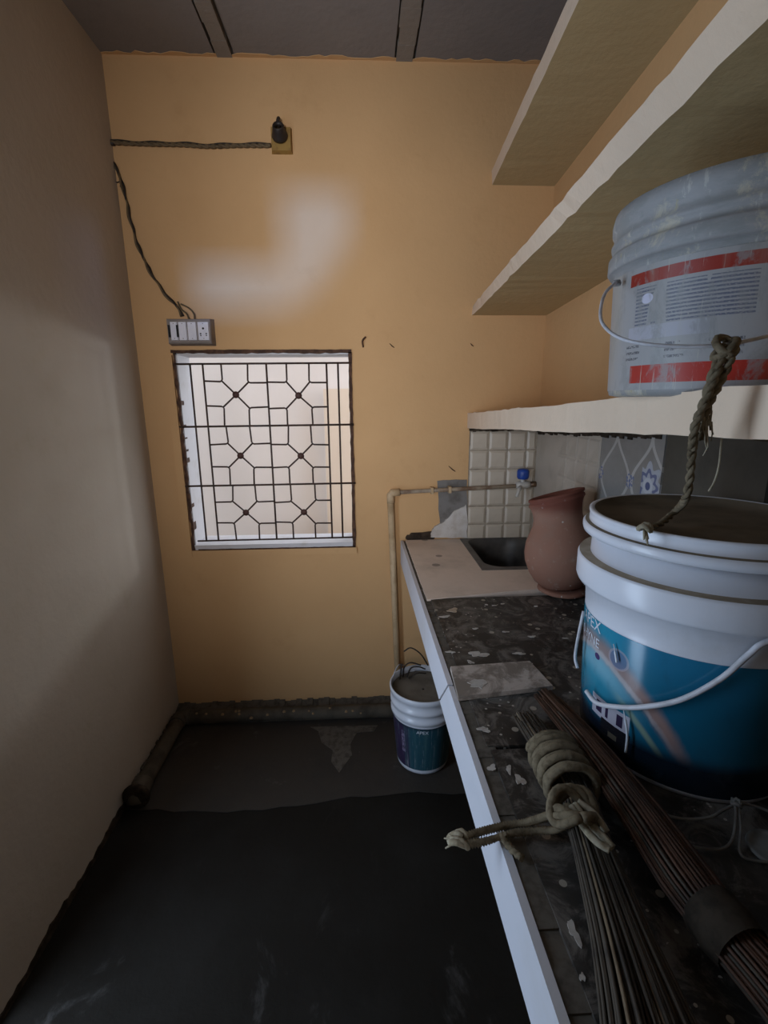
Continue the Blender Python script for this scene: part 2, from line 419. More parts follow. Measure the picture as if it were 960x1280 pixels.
def curve(pts, n=6):
    """Catmull-Rom through the points"""
    P = [Vector(p) for p in pts]; P = [P[0]*2-P[1]]+P+[P[-1]*2-P[-2]]; out = []
    for i in range(1, len(P)-2):
        for k in range(n):
            t = k/n; a, b_, c, d_ = P[i-1], P[i], P[i+1], P[i+2]
            out.append(.5*((2*b_)+(c-a)*t+(2*a-5*b_+4*c-d_)*t*t+(3*b_-a-3*c+d_)*t**3))
    out.append(P[-2]); return out
def twisted(mb, path, r, strands=3, turns=40, sr=None, seg=5, mi=0):
    """a laid rope: strands wound round a path"""
    path = [Vector(p) for p in path]; n = len(path)
    fr = []; up = Vector((0,0,1))
    for i in range(n):
        t = (path[min(i+1,n-1)]-path[max(i-1,0)]).normalized()
        a = up-t*up.dot(t); a = a.normalized() if a.length > 1e-4 else t.orthogonal().normalized()
        up = a; fr.append((a, t.cross(a)))
    for k in range(strands):
        pts = []
        for i, p in enumerate(path):
            q = 2*PI*(k/strands+turns*i/n); pts.append(p+(fr[i][0]*math.cos(q)+fr[i][1]*math.sin(q))*r*.5)
        mb.tube(pts, sr or r*.56, seg, mi)
    return mb
def resample(path, step):
    path = [Vector(p) for p in path]; out = [path[0]]; acc = 0
    for a, b in zip(path, path[1:]):
        L = (b-a).length; t = step-acc
        while t <= L: out.append(a+(b-a)*(t/L)); t += step
        acc = (acc+L) % step if L > 0 else acc
    return out

# ------------------------------------------------------------------ room shell
XL, XR, YB, YR, ZC = -.905, .775, 2.09, -.40, 2.69
WX0, WX1, WZ0, WZ1 = -.757, -.040, .822, 1.664
TH = .15
mb = MB()
mb.box(XL-TH, XR+TH, YR-TH, YB+TH, -.12, 0)
struct('floor', mb, 'floor')
fl = bpy.data.objects['floor']
# thicker, lighter screed along the back of the floor, with a broken front edge
edge = []
nE = 26
for i in range(nE+1):
    x = XL + (XR-XL)*i/nE
    y = 1.515 + .022*math.sin(x*5.1+1) + random.uniform(-.008, .008)
    edge.append((x, y, .0005))
mb = MB(); mb.poly([(XR, YB, .0002), (XL, YB, .0002)]+edge, .0025)
o = obj('screed', mb, 'screed', fl)
mb = MB(); q = [(388, 909), (420, 908), (472, 907), (468, 914), (446, 916), (438, 930), (440, 944), (424, 966), (414, 952), (416, 938), (402, 928), (398, 914)]
mb.poly([tuple(at(a, b, 2, .0026)) for a, b in q], .0016); obj('cement_smear', mb, 'mortar', fl)

mb = MB()
mb.box(XL-TH, WX0, YB, YB+TH, 0, ZC); mb.box(WX1, XR+TH, YB, YB+TH, 0, ZC)
mb.box(WX0, WX1, YB, YB+TH, 0, WZ0); mb.box(WX0, WX1, YB, YB+TH, WZ1, ZC)
wall_back = struct('wall_back', mb, 'yellow')
mb = MB()     # left wall with the doorway beside the camera
DY0, DY1, DZ = .34, .895, 2.12
mb.box(XL-.06, XL, DY1, YB, 0, ZC); mb.box(XL-.06, XL, YR-TH, DY0, 0, ZC); mb.box(XL-.06, XL, DY0, DY1, DZ, ZC)
wall_left = struct('wall_left', mb, 'cream')
mb = MB(); mb.box(XR, XR+TH, YR-TH, YB, 0, ZC)
wall_right = struct('wall_right', mb, 'yellow')
# rear wall: unseen openings added, one for fill, one stepped to shape the patch
mb = MB()
S = Vector((.90, -4.6, 1.75))
def rear(P):    # where the patch light that reaches a spot of the back wall passes the rear wall
    t = (YR-S.y)/(P[1]-S.y); return S+(Vector(P)-S)*t
v1 = [rear((-.65, YB, 1.83)), rear((-.26, YB, 1.99))]
v2 = [rear((-.29, YB, 1.93)), rear((-.03, YB, 2.25))]
xa, xb, xc, xd = v1[0].x, v2[0].x, v1[1].x, v2[1].x
za, zb, zc_, zd = v1[0].z, v2[0].z, v1[1].z, v2[1].z
mb.box(-.22, XR+TH, YR-.03, YR, 0, 1.78); mb.box(XL-TH, -.64, YR-.03, YR, 0, ZC); mb.box(-.64, -.22, YR-.03, YR, 1.95, ZC); mb.box(-.64, -.22, YR-.03, YR, 0, 1.22)
mb.box(-.22, xa, YR-.03, YR, 1.78, ZC); mb.box(xd, XR+TH, YR-.03, YR, 1.78, ZC)
mb.box(xa, xd, YR-.03, YR, 1.78, za); mb.box(xa, xd, YR-.03, YR, zd, ZC)
mb.box(xa, xb, YR-.03, YR, zc_, zd)                                  # step, upper left
mb.poly([(xb, YR-.03, za), (xd, YR-.03, za), (xd, YR-.03, zb+.10), (xb+.07, YR-.03, zb-.02)], .03, (0, 1, 0))   # slanted mask added to shape the patch, lower right
struct('wall_rear', mb, 'cream')
# unseen enclosure added beyond the openings to block the sky
mb = MB(); mb.box(-2.2, -2.1, -2.4, 2.2, 0, 3); mb.box(-2.1, XL-.06, 2.1, 2.2, 0, 3); mb.box(-2.2, XL-.06, YR-.03, 2.2, 2.95, 3.05); mb.box(-2.2, 1.1, -2.5, YR, 2.95, 3.05); mb.box(1.0, 1.1, -2.4, YR-.03, 0, 3)
struct('wall_sky_block', mb, 'cream')
mb = MB(); mb.box(-2.2, .345, -2.5, -2.4, 0, 3); mb.box(.68, 1.1, -2.5, -2.4, 0, 3); mb.box(.345, .68, -2.5, -2.4, 0, 1.70); mb.box(.345, .68, -2.5, -2.4, 2.0, 3); struct('wall_light_mask', mb, 'cream')  # unseen wall added so the patch lamp shines only through its hole
mb = MB(); mb.box(-2.2, 1.1, -2.5, YR-TH, -.12, 0); mb.box(-2.2, XL-TH, YR-TH, 2.2, -.12, 0); struct('floor_next_room', mb, 'cement')

mb = MB(); mb.box(XL-TH, XR+TH, YR-TH, YB+TH, ZC+.02, ZC+.14)
ceil = struct('ceiling', mb, 'joint')
for x0, x1 in ((XL, -.505), (-.432, .145), (.222, XR)):
    mb = MB(); mb.box(x0, x1, YR, YB, ZC-.004, ZC+.02); obj('stone_slab', mb, 'ceil', ceil)
for x0, x1 in ((-.495, -.442), (.152, .214)):
    n = 30; mb = MB(); 
    for i in range(n):
        y0, y1 = YR+(YB-YR)*i/n, YR+(YB-YR)*(i+1)/n
        j = [random.uniform(-.0025, .0025) for _ in range(2)]
        mb.box(x0+j[0], x1+j[1], y0, y1, ZC-.008+j[0]*.4, ZC+.02)
    obj('joint_strip', mb, 'joint', ceil)
# ragged line of yellow paint lapping onto the ceiling
mb = MB(); n = 80
low = [(XL+(XR-XL)*i/n, YB-.006-random.uniform(.0, .016), ZC-.0065) for i in range(n+1)]
mb.poly([(XL, YB, ZC-.0065), (XR, YB, ZC-.0065)]+low[::-1], .002, (0, 0, 1))
obj('paint_edge', mb, 'yellow', wall_back)

# ------------------------------------------------------------------ alley behind the window
mb = MB(); mb.box(-3.2, .16, 3.6, 3.75, -.1, 2.9)
wo = struct('wall_alley', mb, 'alley')
a = at(404, 486, 1, 3.45); b_ = at(445, 486, 1, 3.45)
mb = MB(); mb.box(a.x, .16, 3.45, 3.6, -.1, a.z); obj('low_wall', mb, 'alley_low', wo)
mb = MB(); mb.box(-3.2, 4, YB+TH, 7, -.2, -.1); struct('floor_alley', mb, 'cement')

# ------------------------------------------------------------------ window with the bent-rod grille
win = thing('window_1', None, None, (-.40, YB, WZ0), kind='structure')
mb = MB(); mb.box(WX0, WX0+.008, YB+.004, YB+TH, WZ0, WZ1); obj('jamb_lining', mb, 'white', win)
mb = MB(); mb.box(WX1-.008, WX1, YB+.004, YB+TH, WZ0, WZ1); obj('jamb_lining', mb, 'white', win)
mb = MB(); mb.box(WX0, WX1, YB+.004, YB+TH, WZ1-.008, WZ1); obj('head_lining', mb, 'white', win)
mb = MB(); mb.box(WX0, WX1, YB-.006, YB+TH, WZ0, WZ0+.022); obj('sill', mb, 'white', win)
def ragged(x0, x1, z0, z1, horiz, n=34, j=.004):
    w = lambda: random.uniform(-j, j)
    if horiz: P = [(x0+(x1-x0)*i/n, YB-.007, z0+w()) for i in range(n+1)]+[(x1-(x1-x0)*i/n, YB-.007, z1+w()*.4) for i in range(n+1)]
    else: P = [(x0+w(), YB-.007, z1-(z1-z0)*i/n) for i in range(n+1)]+[(x1+w(), YB-.007, z0+(z1-z0)*i/n) for i in range(n+1)]
    return MB().poly(P, .037, (0, 1, 0))
obj('frame_bar', ragged(WX0-.012, WX1+.004, WZ1-.004, WZ1+.010, True, j=.003), 'rust', win)
obj('frame_bar', ragged(WX0-.006, WX0+.006, WZ0, WZ1, False, j=.004), 'rust', win)
obj('frame_bar', ragged(WX1-.008, WX1+.006, WZ0, WZ1, False, j=.002), 'rust', win)
mb = MB(); mb.box(WX0-.040, WX0-.008, YB-.012, YB, WZ0-.03, WZ1-.01); obj('plaster_margin', mb, 'yellow', win)
mb = MB(); mb.box(WX0-.03, WX1+.01, YB-.010, YB, WZ0-.030, WZ0-.002); obj('plaster_margin', mb, 'yellow', win)
obj('frame_bar', ragged(WX0+.02, WX1+.004, WZ0-.006, WZ0+.004, True, j=.002), 'rust', win)
def gp(zx, zy): return at(190+zx/3.4286, 380+zy/3.4286, 1, YB-.004)     # photo grille points on the wall face
YG = YB-.004; RD = .0040
c00, c01 = gp(213, 255), gp(747, 257); c10, c11 = gp(290, 1018), gp(773, 1000)
gx0, gx1 = (c00.x+c10.x)/2, (c01.x+c11.x)/2
gz1, gz0 = (c00.z+c01.z)/2, (c10.z+c11.z)/2
h1, h2 = gp(500, 523).z, gp(515, 775).z
gxm = (gp(490, 350).x+gp(535, 940).x)/2
xs1, xs2 = (gp(157, 260).x+gp(238, 1015).x)/2, (gp(800, 260).x+gp(815, 1000).x)/2
mb = MB()
mb.tube([(WX0-.035, YG-.004, h1), (WX1+.008, YG-.004, h1+.003)], RD*1.05, 6)
grille = obj('grille', mb, 'iron', win)
def bar(pts, r=RD, name='bar'):
    mb = MB(); mb.tube(pts, r, 6); return obj(name, mb, 'iron', grille)
bar([(WX0-.03, YG-.004, h2), (WX1+.01, YG-.004, h2+.003)], RD*1.05); bar([(WX0-.002, YG, gz1), (WX1+.002, YG, gz1+.002)]); bar([(WX0+.02, YG, gz0), (WX1, YG, gz0+.003)])
for x in (xs1, gx0, gxm, gx1, xs2): bar([(x, YG, gz0), (x+random.uniform(-.003, .003), YG, gz1)])
zz = [gz1, h1, h2, gz0]
for ci, (xa_, xb_) in enumerate(((gx0, gxm), (gxm, gx1))):
    for ri in range(3):
        zt, zb_ = zz[ri], zz[ri+1]
        cx_, cz_ = (xa_+xb_)/2+random.uniform(-.004, .004), (zt+zb_)/2+random.uniform(-.004, .004)
        dx, dz = .40*(xb_-xa_)/2, .40*(zt-zb_)/2
        for sx in (-1, 1):
            for sz in (-1, 1):
                kx, kz = cx_+sx*dx+random.uniform(-.004, .004), cz_+sz*dz+random.uniform(-.004, .004)
                ex, ez = (xa_ if sx < 0 else xb_), (zt if sz > 0 else zb_)
                q = .010
                bar([(ex, YG, kz+random.uniform(-.003, .003)), (kx+sx*q, YG, kz), (kx+sx*q*.3, YG, kz+sz*q*.3), (kx, YG, kz+sz*q), (kx+random.uniform(-.004, .004), YG, ez)], RD*.9)
                bar([(kx+sx*q*.3, YG, kz+sz*q*.3), (cx_, YG, cz_)], RD*.9)
        mb = MB(); mb.lathe((0,0,0), [(.004, 0), (.013, .002), (.0145, .006), (.010, .011), (.003, .013)], 14, cap1=True, cap0=True, mat=Matrix.Rotation(PI/2, 3, 'X'))
        for i in range(len(mb.v)): mb.v[i] = (mb.v[i][0]+cx_, mb.v[i][1]+YG+.002, mb.v[i][2]+cz_)
        obj('boss', mb, 'boss', grille)

# ------------------------------------------------------------------ shelves
def rough_slab(y0, y1, xf_b, xf_t, x1, zb, zt, n=60, j=.0025, slope_jit=0):
    """slab along y; xf_b/xf_t/zb/zt are functions of y for the lower and upper front edge"""
    mb = MB(); rows = []
    for i in range(n+1):
        y = y0+(y1-y0)*i/n
        w = lambda: random.uniform(-j, j)*.35 + j*math.sin(y*random.choice((9, 9, 9, 23))+len(rows)*.01)*.6
        rows.append([(x1, y, zb(y)), (xf_b(y)+w(), y, zb(y)+w()), (xf_t(y)+w(), y, zt(y)+w()), (x1, y, zt(y))])
    for r in rows: mb.v += r
    for i in range(n):
        for k in range(4):
            k2 = (k+1) % 4
            mb.face([i*4+k, i*4+k2, (i+1)*4+k2, (i+1)*4+k], 1 if k == 1 else 0)
    mb.face([3,2,1,0]); mb.face([n*4+k for k in range(4)]); return mb
G = lambda y: YB-y
o = obj('wall_shelf', rough_slab(.05, YB, lambda y: .460, lambda y: .458, XR, lambda y: 1.347+.049*G(y), lambda y: 1.411+.047*G(y)), ['shelf', 'shelf'])
tag(o, 'lower whitewashed concrete shelf carrying the red-banded bucket', 'shelf')
o = obj('wall_shelf', rough_slab(.0, YB, lambda y: .465-.004*G(y), lambda y: .465-.022*G(y), XR, lambda y: 1.806+.050*G(y), lambda y: 1.842+.052*G(y), j=.003), ['loft', 'shelf'])
tag(o, 'upper bare concrete shelf with a pale front edge, empty', 'shelf')
o = obj('loft_shelf', rough_slab(YR, YB, lambda y: .527-.028*G(y), lambda y: .524-.028*G(y), XR, lambda y: 2.282+.07*G(y), lambda y: 2.332+.07*G(y), j=.002), ['loft', 'shelf'])
tag(o, 'ochre loft slab close under the ceiling, above the upper shelf', 'shelf')

# ------------------------------------------------------------------ tiles over the counter
ZT0, ZT1 = .85, 1.345
bs = MB(); bs.box(.470, XR-.001, YB-.008, YB, ZT0, ZT1); bs = obj('backsplash', bs, 'grout', wall_back)
pit = .0835
mb = MB(); mb.pillow(-.039, .039, -.006, 0, -.039, .039, .009, 1); tile_me = mb.mesh('tile', 'tile')
for i in range(4):
    for k in range(6):
        x0 = .474+i*pit+.0395; zc2 = ZT1-.012-.040-k*pit
        if i == 3: 
            mb2 = MB(); mb2.pillow(x0-.039, XR-.012, YB-.0135, YB-.008, zc2-.039, zc2+.039, .008, 1)
            obj('tile', mb2, 'tile', bs); continue
        inst('tile', tile_me, bs, (x0, YB-.008, zc2))
def ztop(y): return 1.345+.049*G(y)
br = MB(); br.box(XR-.006, XR, 1.513, YB-.008, ZT0, 1.36); br = obj('backsplash', br, 'tilefaint', wall_right)
mb = MB(); mb.pillow(-.003, 0, -.039, .039, -.039, .039, .007, 0); tile2_me = mb.mesh('tile', 'tilefaint')
for i in range(4):
    for k in range(6):
        inst('tile', tile2_me, br, (XR-.006, 1.553+i*pit, 1.345-.045-k*pit))
mb = MB(); mb.box(XR-.008, XR, 1.185, 1.507, ZT0, 1.385)
dt = tag(obj('patterned_tile', mb, 'ogee', wall_right), 'tile printed with pale ogee lines and a blue flower')
for y0, y1 in ((.86, 1.18), (.53, .855), (.2, .525), (-.13, .195)):
    mb = MB(); mb.pillow(XR-.008, XR, y0, y1, ZT0, 1.39, .003, 0); obj('dark_tile', mb, 'darktile', wall_right)
# dark crumbled gap below the lower shelf
mb = MB()
for i in range(40):
    y0 = 1.2+i*.0222; mb.box(XR-.012, XR, y0, y0+.0222, ztop(y0)-.018-random.uniform(0, .010), ztop(y0)+.004)
obj('mortar_gap', mb, 'blackhole', wall_right)
mb = MB()
for i in range(22):
    x0 = .468+i*.0138; mb.box(x0, x0+.0138, YB-.014, YB, 1.338-random.uniform(0, .007), 1.349)
obj('mortar_gap', mb, 'blackhole', wall_back)
# cement and white plaster patches beside the tiles
def blob(cs, jit=.003):
    return [(p.x+random.uniform(-jit, jit), p.y, p.z+random.uniform(-jit, jit)) for p in cs]
def wp(px, py, off=.003): return at(px, py, 1, YB-off)
def outline(pp, n=5, off=.003, jit=.003):
    P = [wp(*p, off) for p in pp]; out = []
    for a_, b2 in zip(P, P[1:]+P[:1]):
        for k in range(n): out.append(a_+(b2-a_)*(k/n))
    return blob(out, jit)
mb = MB(); mb.poly(outline([(547, 601), (584, 599), (584, 672), (550, 660)]), .002, (0, 1, 0)); obj('cement_patch', mb, 'cement', wall_back)
mb = MB(); mb.poly(outline([(584, 630), (584, 672), (538, 672), (541, 660), (556, 652), (566, 641)], 5, .012, .004), .010, (0, 1, 0)); obj('plaster_patch', mb, 'whiteplaster', wall_back)
mb = MB(); mb.poly(outline([(506, 672), (514, 667), (540, 664), (548, 668), (540, 675), (508, 676)], 4, .006, .004), .004, (0, 1, 0)); obj('crumbled_gap', mb, 'blackhole', wall_back)
for (px, py, l) in ((565, 586, .03), (590, 431, .014), (490, 432, .02)):
    p = wp(px, py, .002); mb = MB(); mb.tube([p+Vector((-l*.5, 0, l*.4)), p+Vector((0, -.001, -.002)), p+Vector((l*.5, 0, -l*.4))], [.0012, .0025, .0012], 5); obj('wall_scratch', mb, 'rust', wall_back)

# ------------------------------------------------------------------ counter
ctr = thing('kitchen_counter', 'long kitchen counter with white front edge and paint-spotted black stone top', 'counter', (.47, 1.0, 0))
ZT = .85
fx = lambda y: .168+.0125*G(y)
def strip(x0, x1, y0, y1, z0, z1, n=24, j=0):
    mb = MB()
    for i in range(n):
        a0, a1 = y0+(y1-y0)*i/n, y0+(y1-y0)*(i+1)/n
        e0, e1 = fx(a0), fx(a1); w = random.uniform(-j, j)
        mb.hexa([(e0+x0, a0, z0), (e0+x1, a0, z0), (e1+x1, a1, z0), (e1+x0, a1, z0), (e0+x0, a0, z1+w), (e0+x1, a0, z1+w), (e1+x1, a1, z1+w), (e1+x0, a1, z1+w)])
    return mb
def trim(y0b, y0t, y1, z0=.743, th=.012, off=0):
    mb = MB(); 
    def P(y, z, o_): return (fx(y)+o_, y, z)
    mb.hexa([P(y0b, z0, off), P(y0b, z0, off+th), P(y1, z0, off+th), P(y1, z0, off), P(y0t, ZT, off), P(y0t, ZT, off+th), P(y1, ZT, off+th), P(y1, ZT, off)]); return mb
obj('front_trim', trim(1.048, .946, YB-.016), 'fascia', ctr)
mb = MB(); mb.hexa([(fx(-.38)+.0005, -.38, .743), (fx(-.38)+.012, -.38, .743), (fx(1.04)+.012, 1.04, .743), (fx(1.04)+.0005, 1.04, .743),
                    (fx(-.38)+.0005, -.38, ZT), (fx(-.38)+.012, -.38, ZT), (fx(.94)+.012, .94, ZT), (fx(.94)+.0005, .94, ZT)])
obj('front_trim', mb, 'fascia', ctr)
obj('mortar_edge', strip(.0125, .05, -.38, YB-.016, .80, ZT-.0035, 60, .002), 'mortar', ctr)
def slab(y0, y1, x0=.036, mat='black_stone', x1=XR-.014, z1=ZT):
    mb = MB(); b = .003
    mb.hexa([(fx(y0)+x0, y0, .80), (x1, y0, .80), (x1, y1, .80), (fx(y1)+x0, y1, .80), (fx(y0)+x0+b, y0+b, z1), (x1, y0+b, z1), (x1, y1-b, z1), (fx(y1)+x0+b, y1-b, z1)])
    return obj('stone_slab', mb, mat, ctr)
slab(-.38, .742); slab(.746, 1.425, .032)
SX0, SX1, SY0, SY1 = .437, .742, 1.66, YB-.016
mb = MB()
mb.hexa([(fx(1.43)+.022, 1.40, .80), (SX0, 1.445, .80), (SX0, YB-.016, .80), (fx(YB)+.022, YB-.016, .80), (fx(1.43)+.022, 1.41, ZT+.002), (SX0, 1.452, ZT+.002), (SX0, YB-.016, ZT+.002), (fx(YB)+.022, YB-.016, ZT+.002)])
mb.hexa([(SX0, 1.445, .80), (XR-.014, 1.49, .80), (XR-.014, SY0, .80), (SX0, SY0, .80), (SX0, 1.452, ZT+.002), (XR-.014, 1.495, ZT+.002), (XR-.014, SY0, ZT+.002), (SX0, SY0, ZT+.002)])
mb.box(SX1, XR-.014, SY0, YB-.014, .80, ZT+.002)
tag(obj('stone_slab', mb, 'pale_stone', ctr), 'dusty pale slab round the sink')
mb = MB(); mb.box(.21, XR-.014, -.38, 1.43, .755, .80); mb.box(.21, SX0-.02, 1.43, YB-.016, .755, .80); mb.box(SX0-.02, XR-.014, 1.43, SY0-.02, .755, .80)
obj('concrete_bed', mb, 'cement', ctr)
for y0 in (-.37, .62, 1.30):
    mb = MB(); mb.box(.40, XR-.014, y0, y0+.08, .0, .755); obj('support_wall', mb, 'cement', ctr)
def splat(px, py, r, el, mat, seed, z=ZT, name='paint_splat'):
    rnd = random.Random(seed); p = at(px, py, 2, z); pts = []; r *= .85
    n = 22; ph = [rnd.uniform(0, 6.28) for _ in range(4)]
    for i in range(n):
        q = 2*PI*i/n; k = 1+.28*math.sin(2*q+ph[0])+.22*math.sin(3*q+ph[1])+.16*math.sin(5*q+ph[2])+rnd.uniform(-.1, .1)
        pts.append((p.x+r*k*math.cos(q)*el, p.y+r*k*math.sin(q)/el, z-.0003))
    mb = MB(); mb.poly(pts, .0016); return obj(name, mb, mat, ctr)
for i, (px, py, r, el, mt) in enumerate([(566, 763, .020, 1.25, 'splatpeach'), (556, 771, .014, 1.3, 'splat'), (594, 786, .008, 1.3, 'splat'), (618, 757, .006, 1.4, 'splat'), (628, 755, .005, 1.4, 'splat'),
        (608, 756, .005, 1.3, 'splat'), (670, 758, .007, 1.5, 'splat'), (632, 790, .008, 1.5, 'splat'), (665, 796, .010, 1.2, 'splat'), (598, 818, .024, 1.35, 'splat'), (588, 828, .010, 1, 'splat'), (563, 815, .010, 1.6, 'splat'),
        (649, 817, .012, 1.5, 'splat'), (707, 798, .006, 1.4, 'splat'), (615, 960, .010, .9, 'splat'), (636, 962, .009, .7, 'splat'), (650, 975, .013, .7, 'splat'), (605, 912, .012, 1.2, 'splat'),
        (728, 1222, .005, .8, 'splat'), (717, 1165, .012, .7, 'splat')]):
    splat(px, py, r*.8, el, mt, i)
# loose tile lying on the counter
lt = thing('loose_tile', 'loose stained stone tile lying across the counter, brooms behind it', 'tile', (.30, .97, ZT))
A_, B_, C__, D__ = at(563, 833, 2, .862), at(662, 826, 2, .862), at(691, 857, 2, .862), at(573, 871, 2, .862)
mb = MB(); dn = Vector((0,0,-.0105)); mb.hexa([D__+dn, C__+dn, B_+dn, A_+dn, D__, C__, B_, A_]); obj('tile_body', mb, 'loose_tile', lt)
p0 = at(596, 855, 2, .862); mb = MB()
rnd = random.Random(5)
mb.poly([(p0.x+.021*(1+rnd.uniform(-.4, .4))*math.cos(q*.4), p0.y+.017*(1+rnd.uniform(-.4, .4))*math.sin(q*.4), .8618) for q in range(15)], .0012); obj('plaster_splat', mb, 'splat', lt)

# sink
sk = thing('sink', 'dark stone sink let into the pale end of the counter below the tap', 'sink', ((SX0+SX1)/2, (SY0+SY1)/2, ZT-.18))
def rrect(x0, x1, y0, y1, r, n=6):
    out = []
    for cx_, cy_, a0 in ((x1-r, y1-r, 0), (x0+r, y1-r, PI/2), (x0+r, y0+r, PI), (x1-r, y0+r, 1.5*PI)):
        for k in range(n+1): q = a0+PI/2*k/n; out.append((cx_+r*math.cos(q), cy_+r*math.sin(q)))
    return out
rings = [(0.0, .055, ZT+.0045), (.010, .055, ZT-.006), (.020, .06, ZT-.04), (.028, .07, ZT-.12), (.05, .08, ZT-.155), (.10, .05, ZT-.165)]
mb = MB(); per = 28
rim_o = [(min(max(x, SX0), SX1), min(max(y, SY0), SY1), ZT+.0045) for x, y in rrect(SX0, SX1, SY0, SY1, .004)]
mb.v += rim_o; mb.v += [(x, y, ZT+.0048) for x, y in rrect(SX0+.024, SX1-.02, SY0+.026, SY1-.004, .07)]
for k in range(per): k2 = (k+1) % per; mb.face([k, k2, per+k2, per+k])
mb.v += [(x, y, ZT-.02) for x, y, z in rim_o]
for k in range(per): k2 = (k+1) % per; mb.face([2*per+k, 2*per+k2, k2, k])
obj('rim', mb, 'sinkrim', sk)
mb = MB()
for ins, r, z in rings: mb.v += [(x, y, z) for x, y in rrect(SX0+.024+ins, SX1-.02-ins, SY0+.026+ins, SY1-.004-ins*.4, .07+ins*.2)]
nr = len(rings)
for i in range(nr-1):
    for k in range(per): k2 = (k+1) % per; mb.face([i*per+k, i*per+k2, (i+1)*per+k2, (i+1)*per+k], 0, True)
mb.face([(nr-1)*per+k for k in range(per)])
obj('basin', mb, 'sink', sk)
mb = MB(); mb.lathe(((SX0+SX1)/2, (SY0+SY1)/2, ZT-.1645), [(.03, 0), (.028, .003), (.012, .001)], 20, cap1=True); obj('drain_ring', mb, 'brass', sk)

# ------------------------------------------------------------------ water pipe with tap
YP = YB-.024
wpz = lambda px, py, y=YP: at(px, py, 1, y)
cor = wpz(488, 616); pend = wpz(672, 606)
pp = thing('water_pipe', 'thin painted water pipe rising from the floor and running to the sink tap', 'pipe', (cor.x+.02, YP, 0))
mb = MB(); mb.tube([(cor.x+.036, YP, .02), (cor.x, YP, cor.z-.03)], .0145, 12); obj('riser', mb, 'pipe', pp)
mb = MB(); mb.tube([(cor.x+.001, YP, cor.z-.045), (cor.x, YP, cor.z-.008), (cor.x+.006, YP, cor.z), (cor.x+.04, YP, cor.z+.002)], .0165, 12); obj('elbow', mb, 'pipe', pp)
mb = MB(); mb.tube([(cor.x+.03, YP, cor.z+.001), (pend.x, YP, pend.z)], .009, 12); obj('run', mb, 'pipedirty', pp)
for t in (.28, .40):
    q = cor+(pend-cor)*t; mb = MB(); mb.box(q.x-.006, q.x+.006, YP-.012, YB, q.z-.014, q.z+.014); obj('clip', mb, 'pipe', pp)
tp = wpz(653, 606); tp.y = YP
tapo = thing('tap', 'small tap with a blue knob on the pipe over the sink', 'tap', (tp.x, YP, tp.z))
mb = MB(); mb.tube([(tp.x-.03, YP, tp.z-.001), (tp.x-.012, YP, tp.z), (tp.x+.014, YP, tp.z), (tp.x+.034, YP, tp.z+.001)], [.0125, .017, .017, .0125], 14); mb.tube([(tp.x, YP, tp.z), (tp.x-.002, YP-.004, tp.z+.032)], .010, 10); obj('body', mb, 'clear', tapo)
mb = MB(); mb.lathe((tp.x-.002, YP-.006, tp.z+.026), [(.012, 0), (.022, .002), (.026, .010), (.026, .036), (.022, .044), (.008, .047)], 14, cap0=True, cap1=True)
for i in range(len(mb.v)):
    pass
obj('knob', mb, 'blue', tapo)
mb = MB(); mb.tube([(tp.x-.012, YP-.01, tp.z-.006), (tp.x-.026, YP-.035, tp.z-.016), (tp.x-.038, YP-.045, tp.z-.045)], [.009, .008, .006], 10); obj('spout', mb, 'clear', tapo)
e0 = wpz(672, 605, YP); e1 = wpz(690, 607, YP-.09); e2 = wpz(692, 616, YP-.10)
mb = MB(); mb.tube([(tp.x+.034, YP, tp.z+.001), e0], .013, 12); mb.tube([e0, (e0+e1)/2, e1], [.012, .0125, .012], 12); mb.tube([e1, e1+Vector((.006, -.004, -.004)), e2], .0105, 12)
mb.tube([e0+Vector((0, -.03, 0)), e0+Vector((.002, -.032, -.022))], .008, 8)
tag(obj('end_elbow', mb, 'brass', tapo), 'dull brass elbow')

# ------------------------------------------------------------------ drain pipe along the floor
dp = thing('drain_pipe', 'cement-smeared drain pipe along the foot of the back and left walls', 'pipe', (-.6, 2.0, 0))
mb = MB()
def fillet(P, Q, w, h, n=30):
    pass
ky, kz, kr = 2.005, .032, .031
mb = MB(); mb.tube(curve([(XL+.045, ky, kz), (-.5, ky+.002, kz), (-.1, ky-.002, kz), (.14, ky, kz)], 8), kr, 14); obj('back_run', mb, 'drain', dp)
lx = XL+.037
mb = MB(); mb.tube(curve([(lx, ky-.02, kz), (lx, 1.8, kz), (lx+.001, 1.6, kz)], 8), kr, 14); obj('left_run', mb, 'drain', dp)
mb = MB(); mb.tube([(lx, ky-.05, kz), (lx, ky-.012, kz), (lx+.012, ky, kz), (lx+.05, ky, kz)], kr*1.18, 14); obj('corner_elbow', mb, 'drain', dp)
mb = MB(); mb.tube([(lx+.001, 1.615, kz), (lx+.001, 1.57, kz), (lx+.006, 1.545, kz+.004)], [kr*1.15, kr*1.2, kr*1.15], 14); mb.tube([(lx+.006, 1.548, kz+.02), (lx+.006, 1.535, kz-.012)], kr*1.1, 12)
obj('end_elbow', mb, 'drain', dp)
mb = MB(); mb.lathe((0,0,0), [(.048, -.008), (.05, 0), (.046, .008), (.034, .010)], 18, cap0=True, cap1=True, mat=Matrix.Rotation(PI/2, 3, 'X'))
mb.v = [(v[0]+lx+.012, v[1]+1.527, v[2]+.05) for v in mb.v]; obj('flange', mb, 'blackhole', dp)
rnd = random.Random(3)
mb = MB()
for i in range(16):
    x = rnd.uniform(-.8, .08); q = rnd.uniform(.2, 1.3)
    mb.lathe((x, ky-kr*math.cos(q)*.96, kz+kr*math.sin(q)*.96), [(rnd.uniform(.004, .010), -.003), (.006, .002), (.001, .004)], 7, cap1=True)
tag(obj('plaster_drops', mb, 'drainspot', dp), kind='stuff')
